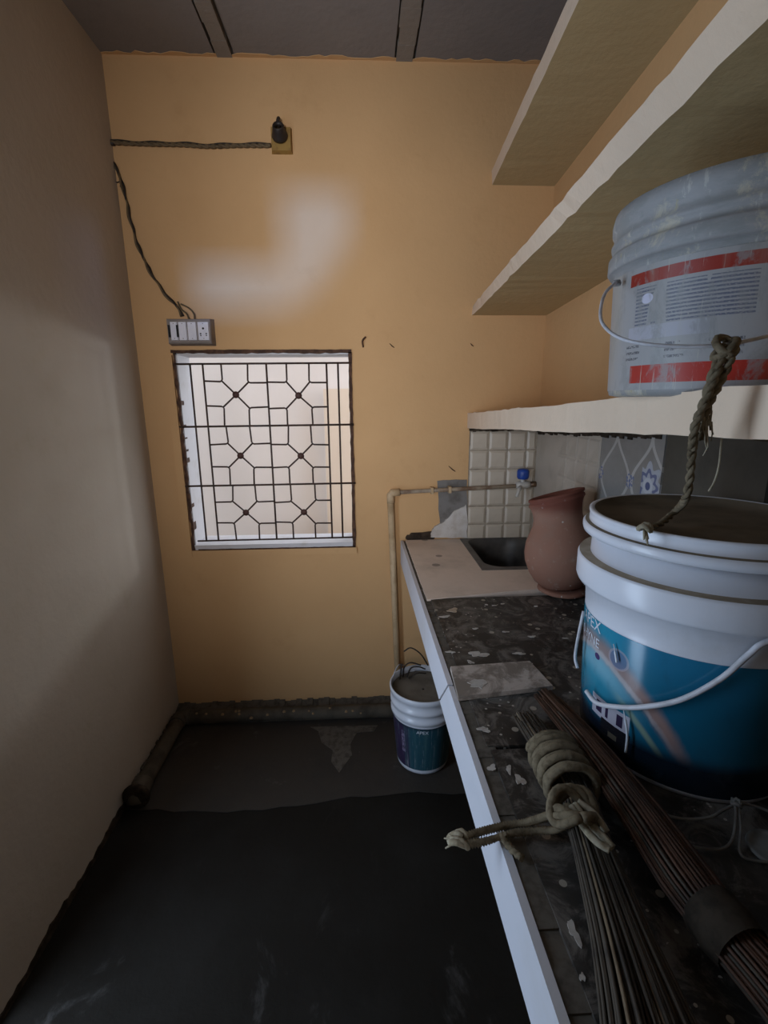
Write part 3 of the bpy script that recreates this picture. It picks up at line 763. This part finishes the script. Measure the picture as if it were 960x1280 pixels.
# cement fillet behind the pipe and a pale ledge in front of it
mb = MB(); n = 40
for i in range(n):
    x0, x1 = XL+(.17-XL)*i/n, XL+(.17-XL)*(i+1)/n
    h = .035+random.uniform(-.006, .008); mb.hexa([(x0, 1.985, .007), (x1, 1.985, .007), (x1, YB, .007), (x0, YB, .007), (x0, 2.03, h-.006), (x1, 2.03, h-.006), (x1, YB, h+.012), (x0, YB, h+.012)])
o = struct('trim_1', mb, 'mortar')
mb = MB()
for i in range(24):
    y0, y1 = 1.56+(2.0-1.56)*i/24, 1.56+(2.0-1.56)*(i+1)/24
    h = .03+random.uniform(-.006, .008); mb.hexa([(XL, y0, .0), (XL+.035, y0, .0), (XL+.035, y1, .0), (XL, y1, .0), (XL, y0, h+.012), (XL+.02, y0, h), (XL+.02, y1, h), (XL, y1, h+.012)])
struct('trim_2', mb, 'mortar')
# dark ragged foot of the left wall
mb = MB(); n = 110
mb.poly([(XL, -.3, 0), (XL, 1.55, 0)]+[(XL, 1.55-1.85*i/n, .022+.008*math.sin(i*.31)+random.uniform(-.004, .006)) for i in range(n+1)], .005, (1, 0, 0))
struct('baseboard_left', mb, 'blackhole')

# ------------------------------------------------------------------ buckets
def text_on(root, s, c, rad, deg_end, z, size, mat, name, align='RIGHT', taper=None):
    cu = bpy.data.curves.new('print', 'FONT'); cu.body = s; cu.size = size; cu.align_x = align; cu.resolution_u = 3
    to = bpy.data.objects.new('print', cu); C.objects.link(to)
    dg = bpy.context.evaluated_depsgraph_get(); me = bpy.data.meshes.new_from_object(to.evaluated_get(dg))
    bpy.data.objects.remove(to)
    bm = bmesh.new(); bm.from_mesh(me); bmesh.ops.triangulate(bm, faces=bm.faces[:])
    for v in bm.verts:
        r = rad(z+v.co.y)
        q = math.radians(deg_end)+v.co.x/r
        v.co = Vector((c[0]+r*math.cos(q), c[1]+r*math.sin(q), z+v.co.y))-ORG[root.name]
    bm.to_mesh(me); bm.free(); me.materials.clear(); me.materials.append(M[mat])
    o = bpy.data.objects.new(name, me); C.objects.link(o); o.parent = root; ORG[o.name] = ORG[root.name]; return o
def lerp_prof(p, z):
    for (r0, z0), (r1, z1) in zip(p, p[1:]):
        if z0 <= z <= z1: return r0+(r1-r0)*(z-z0)/(z1-z0+1e-9)
    return p[-1][0] if z > p[-1][1] else p[0][0]

# large bucket on the counter
bc = (.58, .76)
big = thing('paint_bucket', 'large white paint bucket with a teal label standing on the counter', 'bucket', (*bc, ZT))
bodyp = [(.150, ZT+.001), (.163, ZT+.003), (.166, ZT+.012), (.1755, 1.10), (.1785, 1.149)]
mb = MB(); prof = bodyp+[(.181, 1.149), (.1935, 1.151), (.196, 1.157), (.196, 1.193), (.1935, 1.198), (.1745, 1.1985), (.1735, 1.242)]
mb.lathe((*bc, 0), prof, 96, cap0=True, cap1=True, mis=[0]*9+[1]+[0]*1)
obj('body', mb, ['bucketwhite', 'flangedust'], big)
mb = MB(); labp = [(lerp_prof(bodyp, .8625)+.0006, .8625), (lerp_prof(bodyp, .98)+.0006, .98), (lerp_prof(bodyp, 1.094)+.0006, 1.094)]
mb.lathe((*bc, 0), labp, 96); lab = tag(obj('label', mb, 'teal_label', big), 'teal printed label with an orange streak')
rl = lambda z: lerp_prof(bodyp, min(z, 1.1))+.0012
text_on(big, 'APEX', bc, rl, 187.0, 1.073, .030, 'lettering', 'lettering')
text_on(big, 'SHYNE', bc, rl, 186.5, 1.044, .024, 'lettering', 'lettering')
lidp = [(.175, 1.237), (.190, 1.240), (.1915, 1.246), (.1915, 1.252), (.188, 1.256), (.1815, 1.2575), (.181, 1.270), (.1825, 1.273), (.1825, 1.277), (.179, 1.2785), (.174, 1.2775), (.172, 1.2725), (.10, 1.271), (.004, 1.2715)]
mb = MB(); mb.lathe((*bc, 0), lidp, 96, cap1=True, mis=[0]*4+[1]+[0]*5+[1, 1, 1, 1]); lid = tag(obj('lid', mb, ['bucketwhite', 'dust'], big), 'dust-covered lid')
def on_cyl(px, py, c, r):
    w = RW @ Vector(((px-480)/F_PX, (py-640)/F_PX, 1))
    ox, oy = -c[0], -c[1]; a = w.x**2+w.y**2; b = 2*(ox*w.x+oy*w.y); k = ox*ox+oy*oy-r*r
    disc = b*b-4*a*k
    t = (-b-math.sqrt(max(disc, 0)))/(2*a); return EYE+w*t
hp = [on_cyl(px, py, bc, .186) for px, py in ((733, 864), (745, 878), (765, 883), (800, 884), (850, 875), (900, 849), (935, 819), (957, 803))]
last = hp[-1]
for dq in (18, 40, 62):
    q = math.atan2(last.y-bc[1], last.x-bc[0])+math.radians(dq); hp.append(Vector((bc[0]+.189*math.cos(q), bc[1]+.189*math.sin(q), last.z+.0009*dq)))
mb = MB(); mb.tube(curve(hp, 8), .0042, 8); obj('handle', mb, 'wire', big)
ql = math.radians(178); e_ = Vector((bc[0]+.183*math.cos(ql), bc[1]+.183*math.sin(ql), 1.07))
mb = MB(); mb.tube(curve([on_cyl(733, 770, bc, .181)+Vector((.004, .02, 0)), on_cyl(722, 800, bc, .19), on_cyl(719, 822, bc, .19), on_cyl(722, 835, bc, .188)], 6), .0028, 7); obj('handle', mb, 'wire', big)
for path in (((779, 884), (782, 902), (784, 920), (782, 940)), ((767, 805), (769, 815), (771, 828))):
    mb = MB(); mb.tube(curve([on_cyl(px, py, bc, .1795) for px, py in path], 5), [.001]*5+[.0022]*6+[.0022]*(5*(len(path)-1)+1-11), 6)
    obj('paint_run', mb, 'lettering', big)

# bucket on the lower shelf
tc = (.588, .785); TZ = 1.4705
top = thing('paint_bucket', 'smeared grey bucket with two red bands standing on the lower shelf', 'bucket', (*tc, TZ))
tb = [(.150, TZ+.001), (.164, TZ+.004), (.167, TZ+.014), (.1725, 1.650), (.1735, 1.668)]
mb = MB(); prof = tb+[(.181, 1.668), (.184, 1.672), (.184, 1.690), (.181, 1.694), (.1775, 1.696), (.1775, 1.704), (.1805, 1.706), (.1815, 1.711), (.1785, 1.715), (.178, 1.728), (.1815, 1.731), (.182, 1.742), (.1795, 1.755), (.172, 1.757), (.168, 1.752), (.166, 1.70), (.004, 1.69)]
mb.lathe((*tc, 0), prof, 96, cap0=True, cap1=True); obj('body', mb, 'bucketgrey', top)
mb = MB(); mb.lathe((*tc, 0), [(lerp_prof(tb, 1.482)+.0008, 1.482), (lerp_prof(tb, 1.57)+.0008, 1.57), (lerp_prof(tb, 1.658)+.0008, 1.658)], 96); tag(obj('label', mb, 'red_label', top), 'printed label with red bands and lines of small text')
earL = on_cyl(771, 352, tc, .186)
bail = [earL, at(757, 366, 1, .74), at(751, 385, 1, .70), at(753, 404, 1, .665), at(770, 420, 1, .63), at(800, 429, 1, .60), at(850, 433, 1, .575), at(905, 431, 1, .56), at(960, 420, 1, .565), at(1030, 402, 1, .60), (.755, .70, 1.585), (.772-.004, .775, 1.65)]
mb = MB(); mb.tube(curve(bail, 6), .0023, 7); obj('handle', mb, 'wire', top)
mb = MB(); mb.lathe((0,0,0), [(.006, -.004), (.007, 0), (.005, .004)], 12, cap0=True, cap1=True); mb.v = [(v[0]+earL.x-.0, v[1]+earL.y, v[2]+earL.z-.002) for v in mb.v]; obj('handle_lug', mb, 'bucketgrey', top)

# small bucket on the floor
sc_ = (.232, 1.722)
small = thing('paint_bucket', 'small bucket of dried cement standing on the floor by the pipe', 'bucket', (*sc_, .007))
sb = [(.095, .008), (.104, .011), (.1065, .02), (.124, .235)]
mb = MB(); prof = sb+[(.1255, .245), (.131, .247), (.132, .262), (.127, .266), (.1275, .286), (.133, .288), (.1335, .302), (.1285, .306), (.1295, .330), (.135, .333), (.1365, .350), (.134, .356), (.130, .355), (.127, .340)]
mb.lathe((*sc_, 0), prof, 72, cap0=True); obj('body', mb, 'bucketwhite', small)
mb = MB(); mb.lathe((*sc_, 0), [(.004, .325), (.07, .327), (.105, .322), (.1275, .330)], 48, cap0=False); tag(obj('contents', mb, 'dustgrey', small), 'dried grey cement mix')
mb = MB(); mb.lathe((*sc_, 0), [(lerp_prof(sb, .03)+.0007, .03), (lerp_prof(sb, .13)+.0007, .13), (lerp_prof(sb, .232)+.0007, .232)], 72); obj('label', mb, 'violet_label', small)
text_on(small, 'APEX', sc_, lambda z: lerp_prof(sb, z)+.0013, 262, .208, .020, 'lettering', 'lettering', 'CENTER')
mb = MB()
q0 = Vector((*sc_, .34))
mb.tube(curve([q0+Vector((-.128, .03, -.01)), q0+Vector((-.118, .05, .02)), q0+Vector((-.095, .085, .045)), q0+Vector((-.07, .108, .03))], 6), .0022, 6); tag(obj('handle', mb, 'wire', small), 'thin wire handle')
sw = thing('scrap_wire', 'dark bent wire and twigs stuck in the small floor bucket', 'wire', (sc_[0]-.03, sc_[1]+.07, .326))
mb = MB()
for P in ([(-.075, .085, -.01), (-.07, .09, .03), (-.045, .085, .055), (0, .08, .045)], [(-.06, .08, -.01), (-.04, .10, .02), (-.01, .085, .035), (.02, .09, .02)],
          [(-.07, .10, .10), (-.04, .10, .115), (0, .09, .09), (.03, .085, .04)], [(-.09, .07, -.012), (-.085, .075, .03), (-.08, .08, .055)], [(-.05, .07, -.01), (-.02, .06, .02), (.02, .07, .012)]):
    mb.tube(curve([q0+Vector(p) for p in P], 6), .0032, 6)
obj('wire_loop', mb, 'cable', sw)

# ------------------------------------------------------------------ clay pot
pc = (.652, 1.455)
pot = thing('clay_pot', 'reddish clay water pot leaning on the counter beside the sink', 'pot', (*pc, ZT+.002))
pcz = ZT+.0115
pm = Matrix.Rotation(math.radians(-3), 3, 'Y') @ Matrix.Rotation(math.radians(-12), 3, 'X')
prof = [(.050, 0), (.058, .003), (.085, .026), (.102, .058), (.1115, .095), (.112, .125), (.104, .160), (.090, .192), (.079, .216), (.075, .236), (.076, .258), (.080, .278), (.084, .286)]
def skew(mb):      # the mouth was pulled askew when the pot was thrown
    mb.v = [(x, y, z+max(0, min(1, (z-pcz-.15)/.12))*.20*(x-pc[0])) for x, y, z in mb.v]
mb = MB(); mb.lathe((*pc, pcz), prof, 56, cap0=True, mat=pm); skew(mb); obj('body', mb, 'clay', pot)
mb = MB(); mb.lathe((*pc, pcz), [(.083, .285), (.087, .290), (.086, .297), (.0825, .299), (.0825, .303), (.087, .306), (.086, .313), (.079, .315), (.071, .307), (.068, .28), (.067, .235), (.085, .19)], 56, mat=pm); skew(mb)
tag(obj('rim', mb, 'clay', pot), 'dark red double rim')
mb = MB(); mb.lathe((*pc, ZT+.0025), [(.072, 0), (.078, .003), (.076, .011), (.066, .013)], 40, cap0=True, cap1=True); obj('ring_stand', mb, 'clay', pot)

# ------------------------------------------------------------------ brooms
def broom(name, label, P, radii, nst, mat, pale, seed, pal=.16):
    """P: axis points from the tied end to the spread end; radii: bundle radius at each"""
    rnd = random.Random(seed)
    root = thing(name, label, 'broom', tuple(P[1]))
    ax = curve(P, 6); n = len(ax)
    rr = []
    for i in range(n):
        t = i/(n-1)*(len(P)-1); k = min(int(t), len(P)-2); rr.append(radii[k]+(radii[k+1]-radii[k])*(t-k))
    mb = MB()
    for s in range(nst):
        q = rnd.uniform(0, 2*PI); k = math.sqrt(rnd.uniform(0, 1)); i0 = rnd.randint(0, 3); i1 = n-1-rnd.randint(0, 4)
        pts = []; wob = rnd.uniform(-.3, .3)
        for i in range(i0, i1+1, 2):
            t = (ax[min(i+1, n-1)]-ax[max(i-1, 0)]).normalized(); side = t.cross(Vector((0,0,1))).normalized(); up = side.cross(t)
            qq = q+wob*i/n
            p = ax[i]+side*rr[i]*k*math.cos(qq)+up*rr[i]*.62*k*math.sin(qq); p.z = max(p.z, ZT+.004)
            pts.append(p)
        if len(pts) > 2: mb.tube(pts, [.0016]+[.0023]*(len(pts)-2)+[.0012], 4, 1 if rnd.random() < pal else 0, cap=False)
    tag(obj('bristles', mb, [mat, pale], root), kind='stuff'); return root, ax, rr
def cz(px, py, z): return at(px, py, 2, z)
b1 = [cz(655, 893, .872), cz(680, 930, .878), cz(716, 985, .888), cz(742, 1060, .884), cz(778, 1170, .880), cz(815, 1290, .876), cz(850, 1420, .874)]
br1, ax1, rr1 = broom('broom', 'dark stick broom bound with thick rope, nearest the counter edge', b1, [.022, .024, .027, .026, .034, .046, .058], 150, 'stickdark', 'stickpale', 1)
b2 = [cz(680, 868, .876), cz(735, 930, .89), cz(800, 1015, .893), cz(858, 1098, .892), cz(910, 1165, .892), cz(975, 1240, .892), cz(1050, 1330, .89)]
br2, ax2, rr2 = broom('broom', 'reddish brown stick broom lying between the rope-bound broom and the big bucket', b2, [.022, .027, .032, .035, .031, .032, .034], 150, 'stickred', 'stickdark', 2, .25)
# rope coil on broom 1
def frame_at(ax, i):
    t = (ax[min(i+1, len(ax)-1)]-ax[max(i-1, 0)]).normalized(); side = t.cross(Vector((0,0,1))).normalized(); return t, side, side.cross(t)
i_c = 11
t, side, up = frame_at(ax1, i_c); cpos = cz(703, 962, .888)
mb = MB(); pts = []; turns = 8; RX, RZ = .037, .033
for i in range(turns*22+1):
    q = 2*PI*i/22; s_ = (i/(turns*22)-.5)*.10
    r1 = 1+.05*math.sin(i*.13)
    p = cpos+t*(s_+.004*math.sin(q*.5))+side*RX*r1*math.cos(q)+up*RZ*r1*math.sin(q)
    p.z = max(p.z, ZT+.008); pts.append(p)
mb.tube(pts, [.0068+.0006*math.sin(i*1.9) for i in range(len(pts))], 7)
coil = obj('rope_binding', mb, 'jute', br1)
kp = cz(718, 1000, .93)
mb = MB()
for ph in range(3):
    pts = []
    for i in range(25):
        q = 2*PI*i/24; pts.append(kp+t*(.026*math.cos(q)+.006*ph)+side*(.028*math.sin(q)+.004*ph)+up*(.012*math.sin(2*q+ph)+.004*ph-.012))
    mb.tube(pts, .0062, 6)
obj('rope_knot', mb, 'jute', br1)
# tails that run out over the counter edge
def fr(y): return fx(y)
tl1 = [cz(712, 1008, .925), cz(690, 1018, .905), cz(660, 1028, .872), cz(632, 1032, .862), cz(600, 1040, .860), cz(580, 1047, .858)]
tl2 = [cz(712, 1020, .915), cz(700, 1036, .885), cz(675, 1038, .866), cz(640, 1042, .860), cz(605, 1052, .858), cz(578, 1056, .856)]
mb = MB(); twisted(mb, resample(curve(tl1, 8), .004), .0058, 2, 22, .0045, 5); twisted(mb, resample(curve(tl2, 8), .004), .0055, 2, 22, .0043, 5)
obj('rope_tail', mb, 'jute', br1)
mb = MB(); kk = cz(573, 1050, .857)
for ph in range(2):
    mb.tube([kk+Vector((.012*math.cos(q*.5+ph), .010*math.sin(q*.5), .006*math.sin(q*.9+ph))) for q in range(13)], .0045, 6)
for i in range(7):
    mb.tube([kk, kk+Vector((-.012-random.uniform(0, .01), random.uniform(-.014, .014), random.uniform(-.010, .006)))], [.003, .001], 5)
tag(obj('rope_end', mb, 'jutepale', br1), 'pale frayed end hanging over the counter edge')
mb = MB(); twisted(mb, resample(curve([cz(628, 1042, .868), cz(632, 1052, .860), cz(640, 1062, .8585), cz(655, 1074, .8575)], 8), .004), .005, 2, 8, .004, 5)
obj('rope_tail', mb, 'jute', br1)
mb = MB()
for k, P in enumerate(([(718, 1005), (732, 1025), (750, 1042), (766, 1060)], [(722, 1002), (740, 1015), (752, 1030), (758, 1040)], [(714, 1008), (730, 1034), (746, 1052), (762, 1062)])):
    mb.tube(curve([cz(a_, b, .926-.004*i) for i, (a_, b) in enumerate(P)], 6), .005, 6)
tag(obj('rope_tail', mb, 'jutepale', br1), 'pale loose strands beside the knot')
# cloth binding on broom 2
t, side, up = frame_at(ax2, 24); c2 = cz(905, 1160, .892)
mb = MB(); rot = Matrix((side, up, t)).transposed()
mb.lathe(tuple(c2), [(.031, -.024), (.0335, -.018), (.033, -.006), (.0345, .004), (.033, .014), (.031, .024)], 24, mat=rot)
mb.v = [(v[0], v[1], max(v[2], ZT+.003)) for v in mb.v]
tag(obj('cloth_binding', mb, 'binding', br2), 'dusty grey cloth binding')

# ------------------------------------------------------------------ rope from the upper bucket's handle
hr = thing('hanging_rope', 'frayed jute rope tied to the upper bucket handle, trailing onto the big lid', 'rope', (.43, .57, 1.29))
kn = at(907, 432, 1, .556)
lp = [kn, at(893, 462, 1, .55), at(884, 490, 1, .55), at(874, 520, 1, .56), at(866, 555, 1, .57), at(862, 600, 1, .585), at(856, 625, 1, .60), cz(845, 638, 1.30), cz(825, 655, 1.285), cz(806, 660, 1.2845)]
mb = MB(); twisted(mb, resample(curve(lp, 8), .004), .0046, 2, 13, .0033, 6); obj('main_strand', mb, 'jute', hr)
mb = MB(); twisted(mb, resample(curve([kn+Vector((.004, -.004, 0)), at(912, 452, 1, .545), at(900, 478, 1, .548), at(886, 505, 1, .55), at(880, 530, 1, .555), at(877, 552, 1, .56)], 8), .004), .0046, 2, 5, .0032, 6)
twisted(mb, resample(curve([kn, at(900, 455, 1, .548), at(890, 480, 1, .545), at(877, 512, 1, .548), at(868, 535, 1, .55), at(865, 566, 1, .56)], 8), .004), .0046, 2, 5, .0032, 6)
obj('doubled_strand', mb, 'jute', hr)
mb = MB()
for i in range(12):
    x0, y0 = random.uniform(874, 890), random.uniform(505, 548); L = random.uniform(16, 34)
    mb.tube([at(x0, y0, 1, .55), at(x0+random.uniform(-3, 3), y0+L*.6, 1, .55), at(x0+random.uniform(-6, 4), y0+L, 1, .552)], [.0014, .001, .0006], 4)
mb.tube(curve([at(902, 548, 1, .55), at(899, 580, 1, .552), at(893, 602, 1, .556), at(886, 614, 1, .56)], 6), .0012, 5)
tag(obj('frayed_fibres', mb, 'jutepale', hr), kind='stuff')
mb = MB()
for ph in range(2): mb.tube([kn+Vector((.010*math.cos(q*.52), .010*math.sin(q*.52), .010*math.sin(q*.52+ph*1.6)-.004*ph)) for q in range(14)], .0045, 6)
obj('knot', mb, 'jute', hr)
ke = cz(806, 661, 1.285)
mb = MB(); mb.tube([ke+Vector((.008*math.cos(q*.55), .007*math.sin(q*.55), .004*math.sin(q*1.1)+.002)) for q in range(13)], .004, 6)
for i in range(5): mb.tube([ke, ke+Vector((random.uniform(-.008, .002), -.006-random.uniform(0, .006), -.012-random.uniform(0, .012)))], [.003, .0012], 5)
obj('end_knot', mb, 'jutepale', hr)
# olive plaster smear on the shelf front behind the rope
# ------------------------------------------------------------------ loose wire and scrap at the near right of the counter
tw = thing('loose_wire', 'thin loose wire looped on the counter in front of the big bucket', 'wire', (.46, .55, ZT))
mb = MB()
mb.tube(curve([cz(800, 1005, .862), cz(845, 1022, .862), cz(885, 1022, .868), cz(905, 1012, .872), cz(925, 1004, .876), cz(945, 1008, .872), cz(975, 1020, .864)], 8), .0022, 6)
mb.tube(curve([cz(862, 1058, .858), cz(885, 1061, .860), cz(905, 1060, .862), cz(916, 1048, .866), cz(920, 1020, .872), cz(918, 1002, .878), cz(915, 998, .876)], 8), .0022, 6)
mb.tube(curve([cz(923, 1005, .876), cz(926, 1035, .868), cz(925, 1065, .860), cz(940, 1075, .857), cz(985, 1080, .856)], 8), .002, 6)
obj('strand', mb, 'thinwire', tw)
mb = MB()
kk = cz(921, 1004, .878)
mb.tube([kk+Vector((.006*math.cos(q), .006*math.sin(q), .003*math.sin(q*2))) for q in range(8)], .003, 6); obj('twist', mb, 'thinwire', tw)
mb = MB(); p = cz(968, 1062, ZT+.004); mb.lathe(tuple(p-Vector((0,0,.003))), [(.030, 0), (.033, .002), (.032, .005), (.027, .004), (.004, .0035)], 32, cap0=True, cap1=True)
o = obj('plastic_cap', mb, 'grey_rag'); tag(o, 'small grey plastic cap at the right edge, under the big bucket', 'cap')

# ------------------------------------------------------------------ switch box, cables, lamp holder
bx0, bx1 = at(208, 415, 1, YB-.045), at(265, 415, 1, YB-.045)
zt_, zb_ = at(236, 397, 1, YB-.045).z, at(236, 431, 1, YB-.045).z
sbx = thing('switch_box', 'grey surface switch box with white switches above the window corner', 'switch box', ((bx0.x+bx1.x)/2, YB, zb_))
mb = MB(); mb.pillow(bx0.x, bx1.x, YB-.040, YB, zb_, zt_, .004, 1); obj('box_body', mb, 'boxgrey', sbx)
fx0, fx1, fz0, fz1 = bx0.x+.010, bx1.x-.010, zb_+.016, zt_-.016
mb = MB(); mb.pillow(bx0.x+.003, bx1.x-.003, YB-.046, YB-.040, zb_+.005, zt_-.004, .003, 1); obj('face_plate', mb, 'boxgrey', sbx)
wd = (fx1-fx0-.006)
cuts = [(0, .20), (.21, .43), (.44, .68), (.70, 1.0)]
for i, (u0, u1) in enumerate(cuts):
    xa_, xb_ = fx0+.008+u0*wd, fx0+.006+u1*wd
    mb = MB(); mb.pillow(xa_, xb_, YB-.052, YB-.045, fz0, fz1, .0015, 1)
    o = obj('socket' if i == 3 else ('blank_cover' if i == 2 else 'switch'), mb, 'module', sbx)
    if i < 2:
        m2 = MB(); m2.box(xa_-.008, xa_-.0015, YB-.053, YB-.045, fz0+.012, fz1-.012); obj('rocker_gap', m2, 'blackslot', o)
    if i == 3:
        cxm = (xa_+xb_)/2; h = fz1-fz0
        for dx, dz, r in ((0, .14*h, .0042), (-.011, -.14*h, .0030), (.011, -.14*h, .0030), (-.011, -.24*h, .0026), (.011, -.24*h, .0026)):
            m2 = MB(); m2.tube([(cxm+dx, YB-.0526, (fz0+fz1)/2+dz), (cxm+dx, YB-.050, (fz0+fz1)/2+dz)], r, 10); obj('pin_hole', m2, 'blackslot', o)
    xm = (xa_+xb_)/2
    for zz_ in (fz0+.007, fz1-.007):
        m2 = MB(); m2.tube([(xm, YB-.0527, zz_), (xm, YB-.050, zz_)], .0018, 8); obj('screw', m2, 'boxgrey', o)
wl = lambda px, py, off=.007: at(px, py, 1, YB-off)
cab = thing('electric_cable', 'twisted dark cable running from the hook down to the switch box', 'cable', tuple(wl(180, 300, 0)))
path = [(133, 182), (139, 198), (149, 218), (156, 240), (162, 268), (170, 298), (181, 325), (196, 352), (212, 373), (224, 386), (229, 396)]
base = resample(curve([wl(*p) for p in path], 8), .006)
mb = MB(); twisted(mb, base, .0045, 1, 9, .0042, 6); obj('dark_core', mb, 'cable', cab)
mb = MB(); twisted(mb, [p+Vector((-.003, -.002, -.002)) for p in base], .007, 1, 6.5, .0038, 6); obj('tan_core', mb, 'cabletan', cab)
mb = MB(); mb.tube(curve([wl(226, 380), wl(236, 385, .012), wl(242, 392, .016), wl(243, 399, .016)], 6), .003, 6); mb.tube(curve([wl(222, 377), wl(226, 386, .012), wl(233, 392, .016), wl(236, 399, .016)], 6), .003, 6); obj('loose_core', mb, 'cabletan', cab)
mb = MB()
for P in ([(153, 226), (146, 228), (141, 224)], [(157, 246), (150, 232)]): mb.tube([wl(*p) for p in P], .002, 5)
obj('tie_end', mb, 'cable', cab)
hk = thing('cable_hook', 'rusty clamp in the left corner where the overhead cable ends', 'hook', tuple(wl(133, 178, 0)))
mb = MB(); a = wl(129, 170, .004); b_ = wl(135, 184, .004); mb.tube([a, (a+b_)/2+Vector((.004, -.012, 0)), b_], .006, 8); mb.tube([wl(131, 178, .002), wl(143, 180, .012)], [.010, .006], 8); obj('clamp', mb, 'bakelite', hk)
oc = thing('overhead_cable', 'sagging tan cable stretched along the top of the back wall', 'cable', tuple(wl(240, 182, 0)))
base = resample(curve([wl(138, 178, .010), wl(180, 180, .010), wl(225, 181, .010), wl(260, 183, .010), wl(300, 182, .010), wl(340, 182, .010)], 8), .006)
mb = MB(); twisted(mb, base, .006, 2, 12, .0052, 6); obj('twisted_pair', mb, 'cabletan', oc)
mb = MB(); mb.tube([p+Vector((0, -.002, .006+.002*math.sin(i*.3))) for i, p in enumerate(base)], .003, 6); obj('dark_core', mb, 'cable', oc)
lh = thing('lamp_holder', 'black lamp holder without bulb on a yellowed wooden block', 'lamp holder', tuple(wl(352, 176, 0)))
p0, p1 = wl(340, 193, 0), wl(365, 166, 0)
mb = MB(); mb.pillow(p0.x, p1.x, YB-.022, YB, p0.z, p1.z+.012, .004, 1); obj('wooden_block', mb, 'wood', lh)
cc = wl(350, 172, .02)
mb = MB(); hm = Matrix.Rotation(math.radians(62), 3, 'X')
mb.lathe(tuple(cc), [(.028, 0), (.030, .008), (.027, .015), (.0235, .028), (.021, .043), (.018, .047), (.015, .034)], 20, cap0=True, mat=hm); obj('holder_cup', mb, 'bakelite', lh)
mb = MB(); mb.tube([cc+Vector((0, -.01, .028)), cc+Vector((-.002, -.022, .045)), cc+Vector((0, -.012, .056))], .007, 8); obj('terminal', mb, 'bakelite', lh)
for px, py, lab_ in ((455, 428, 'bent dark nail in the yellow wall right of the window top'),):
    n_ = thing('wall_nail', lab_, 'nail', tuple(wl(px, py, 0)))
    mb = MB(); mb.tube(curve([wl(px-1, py+6, .002), wl(px-2, py-2, .012), wl(px+2, py-7, .010)], 5), .0035, 7); obj('shank', mb, 'rust', n_)
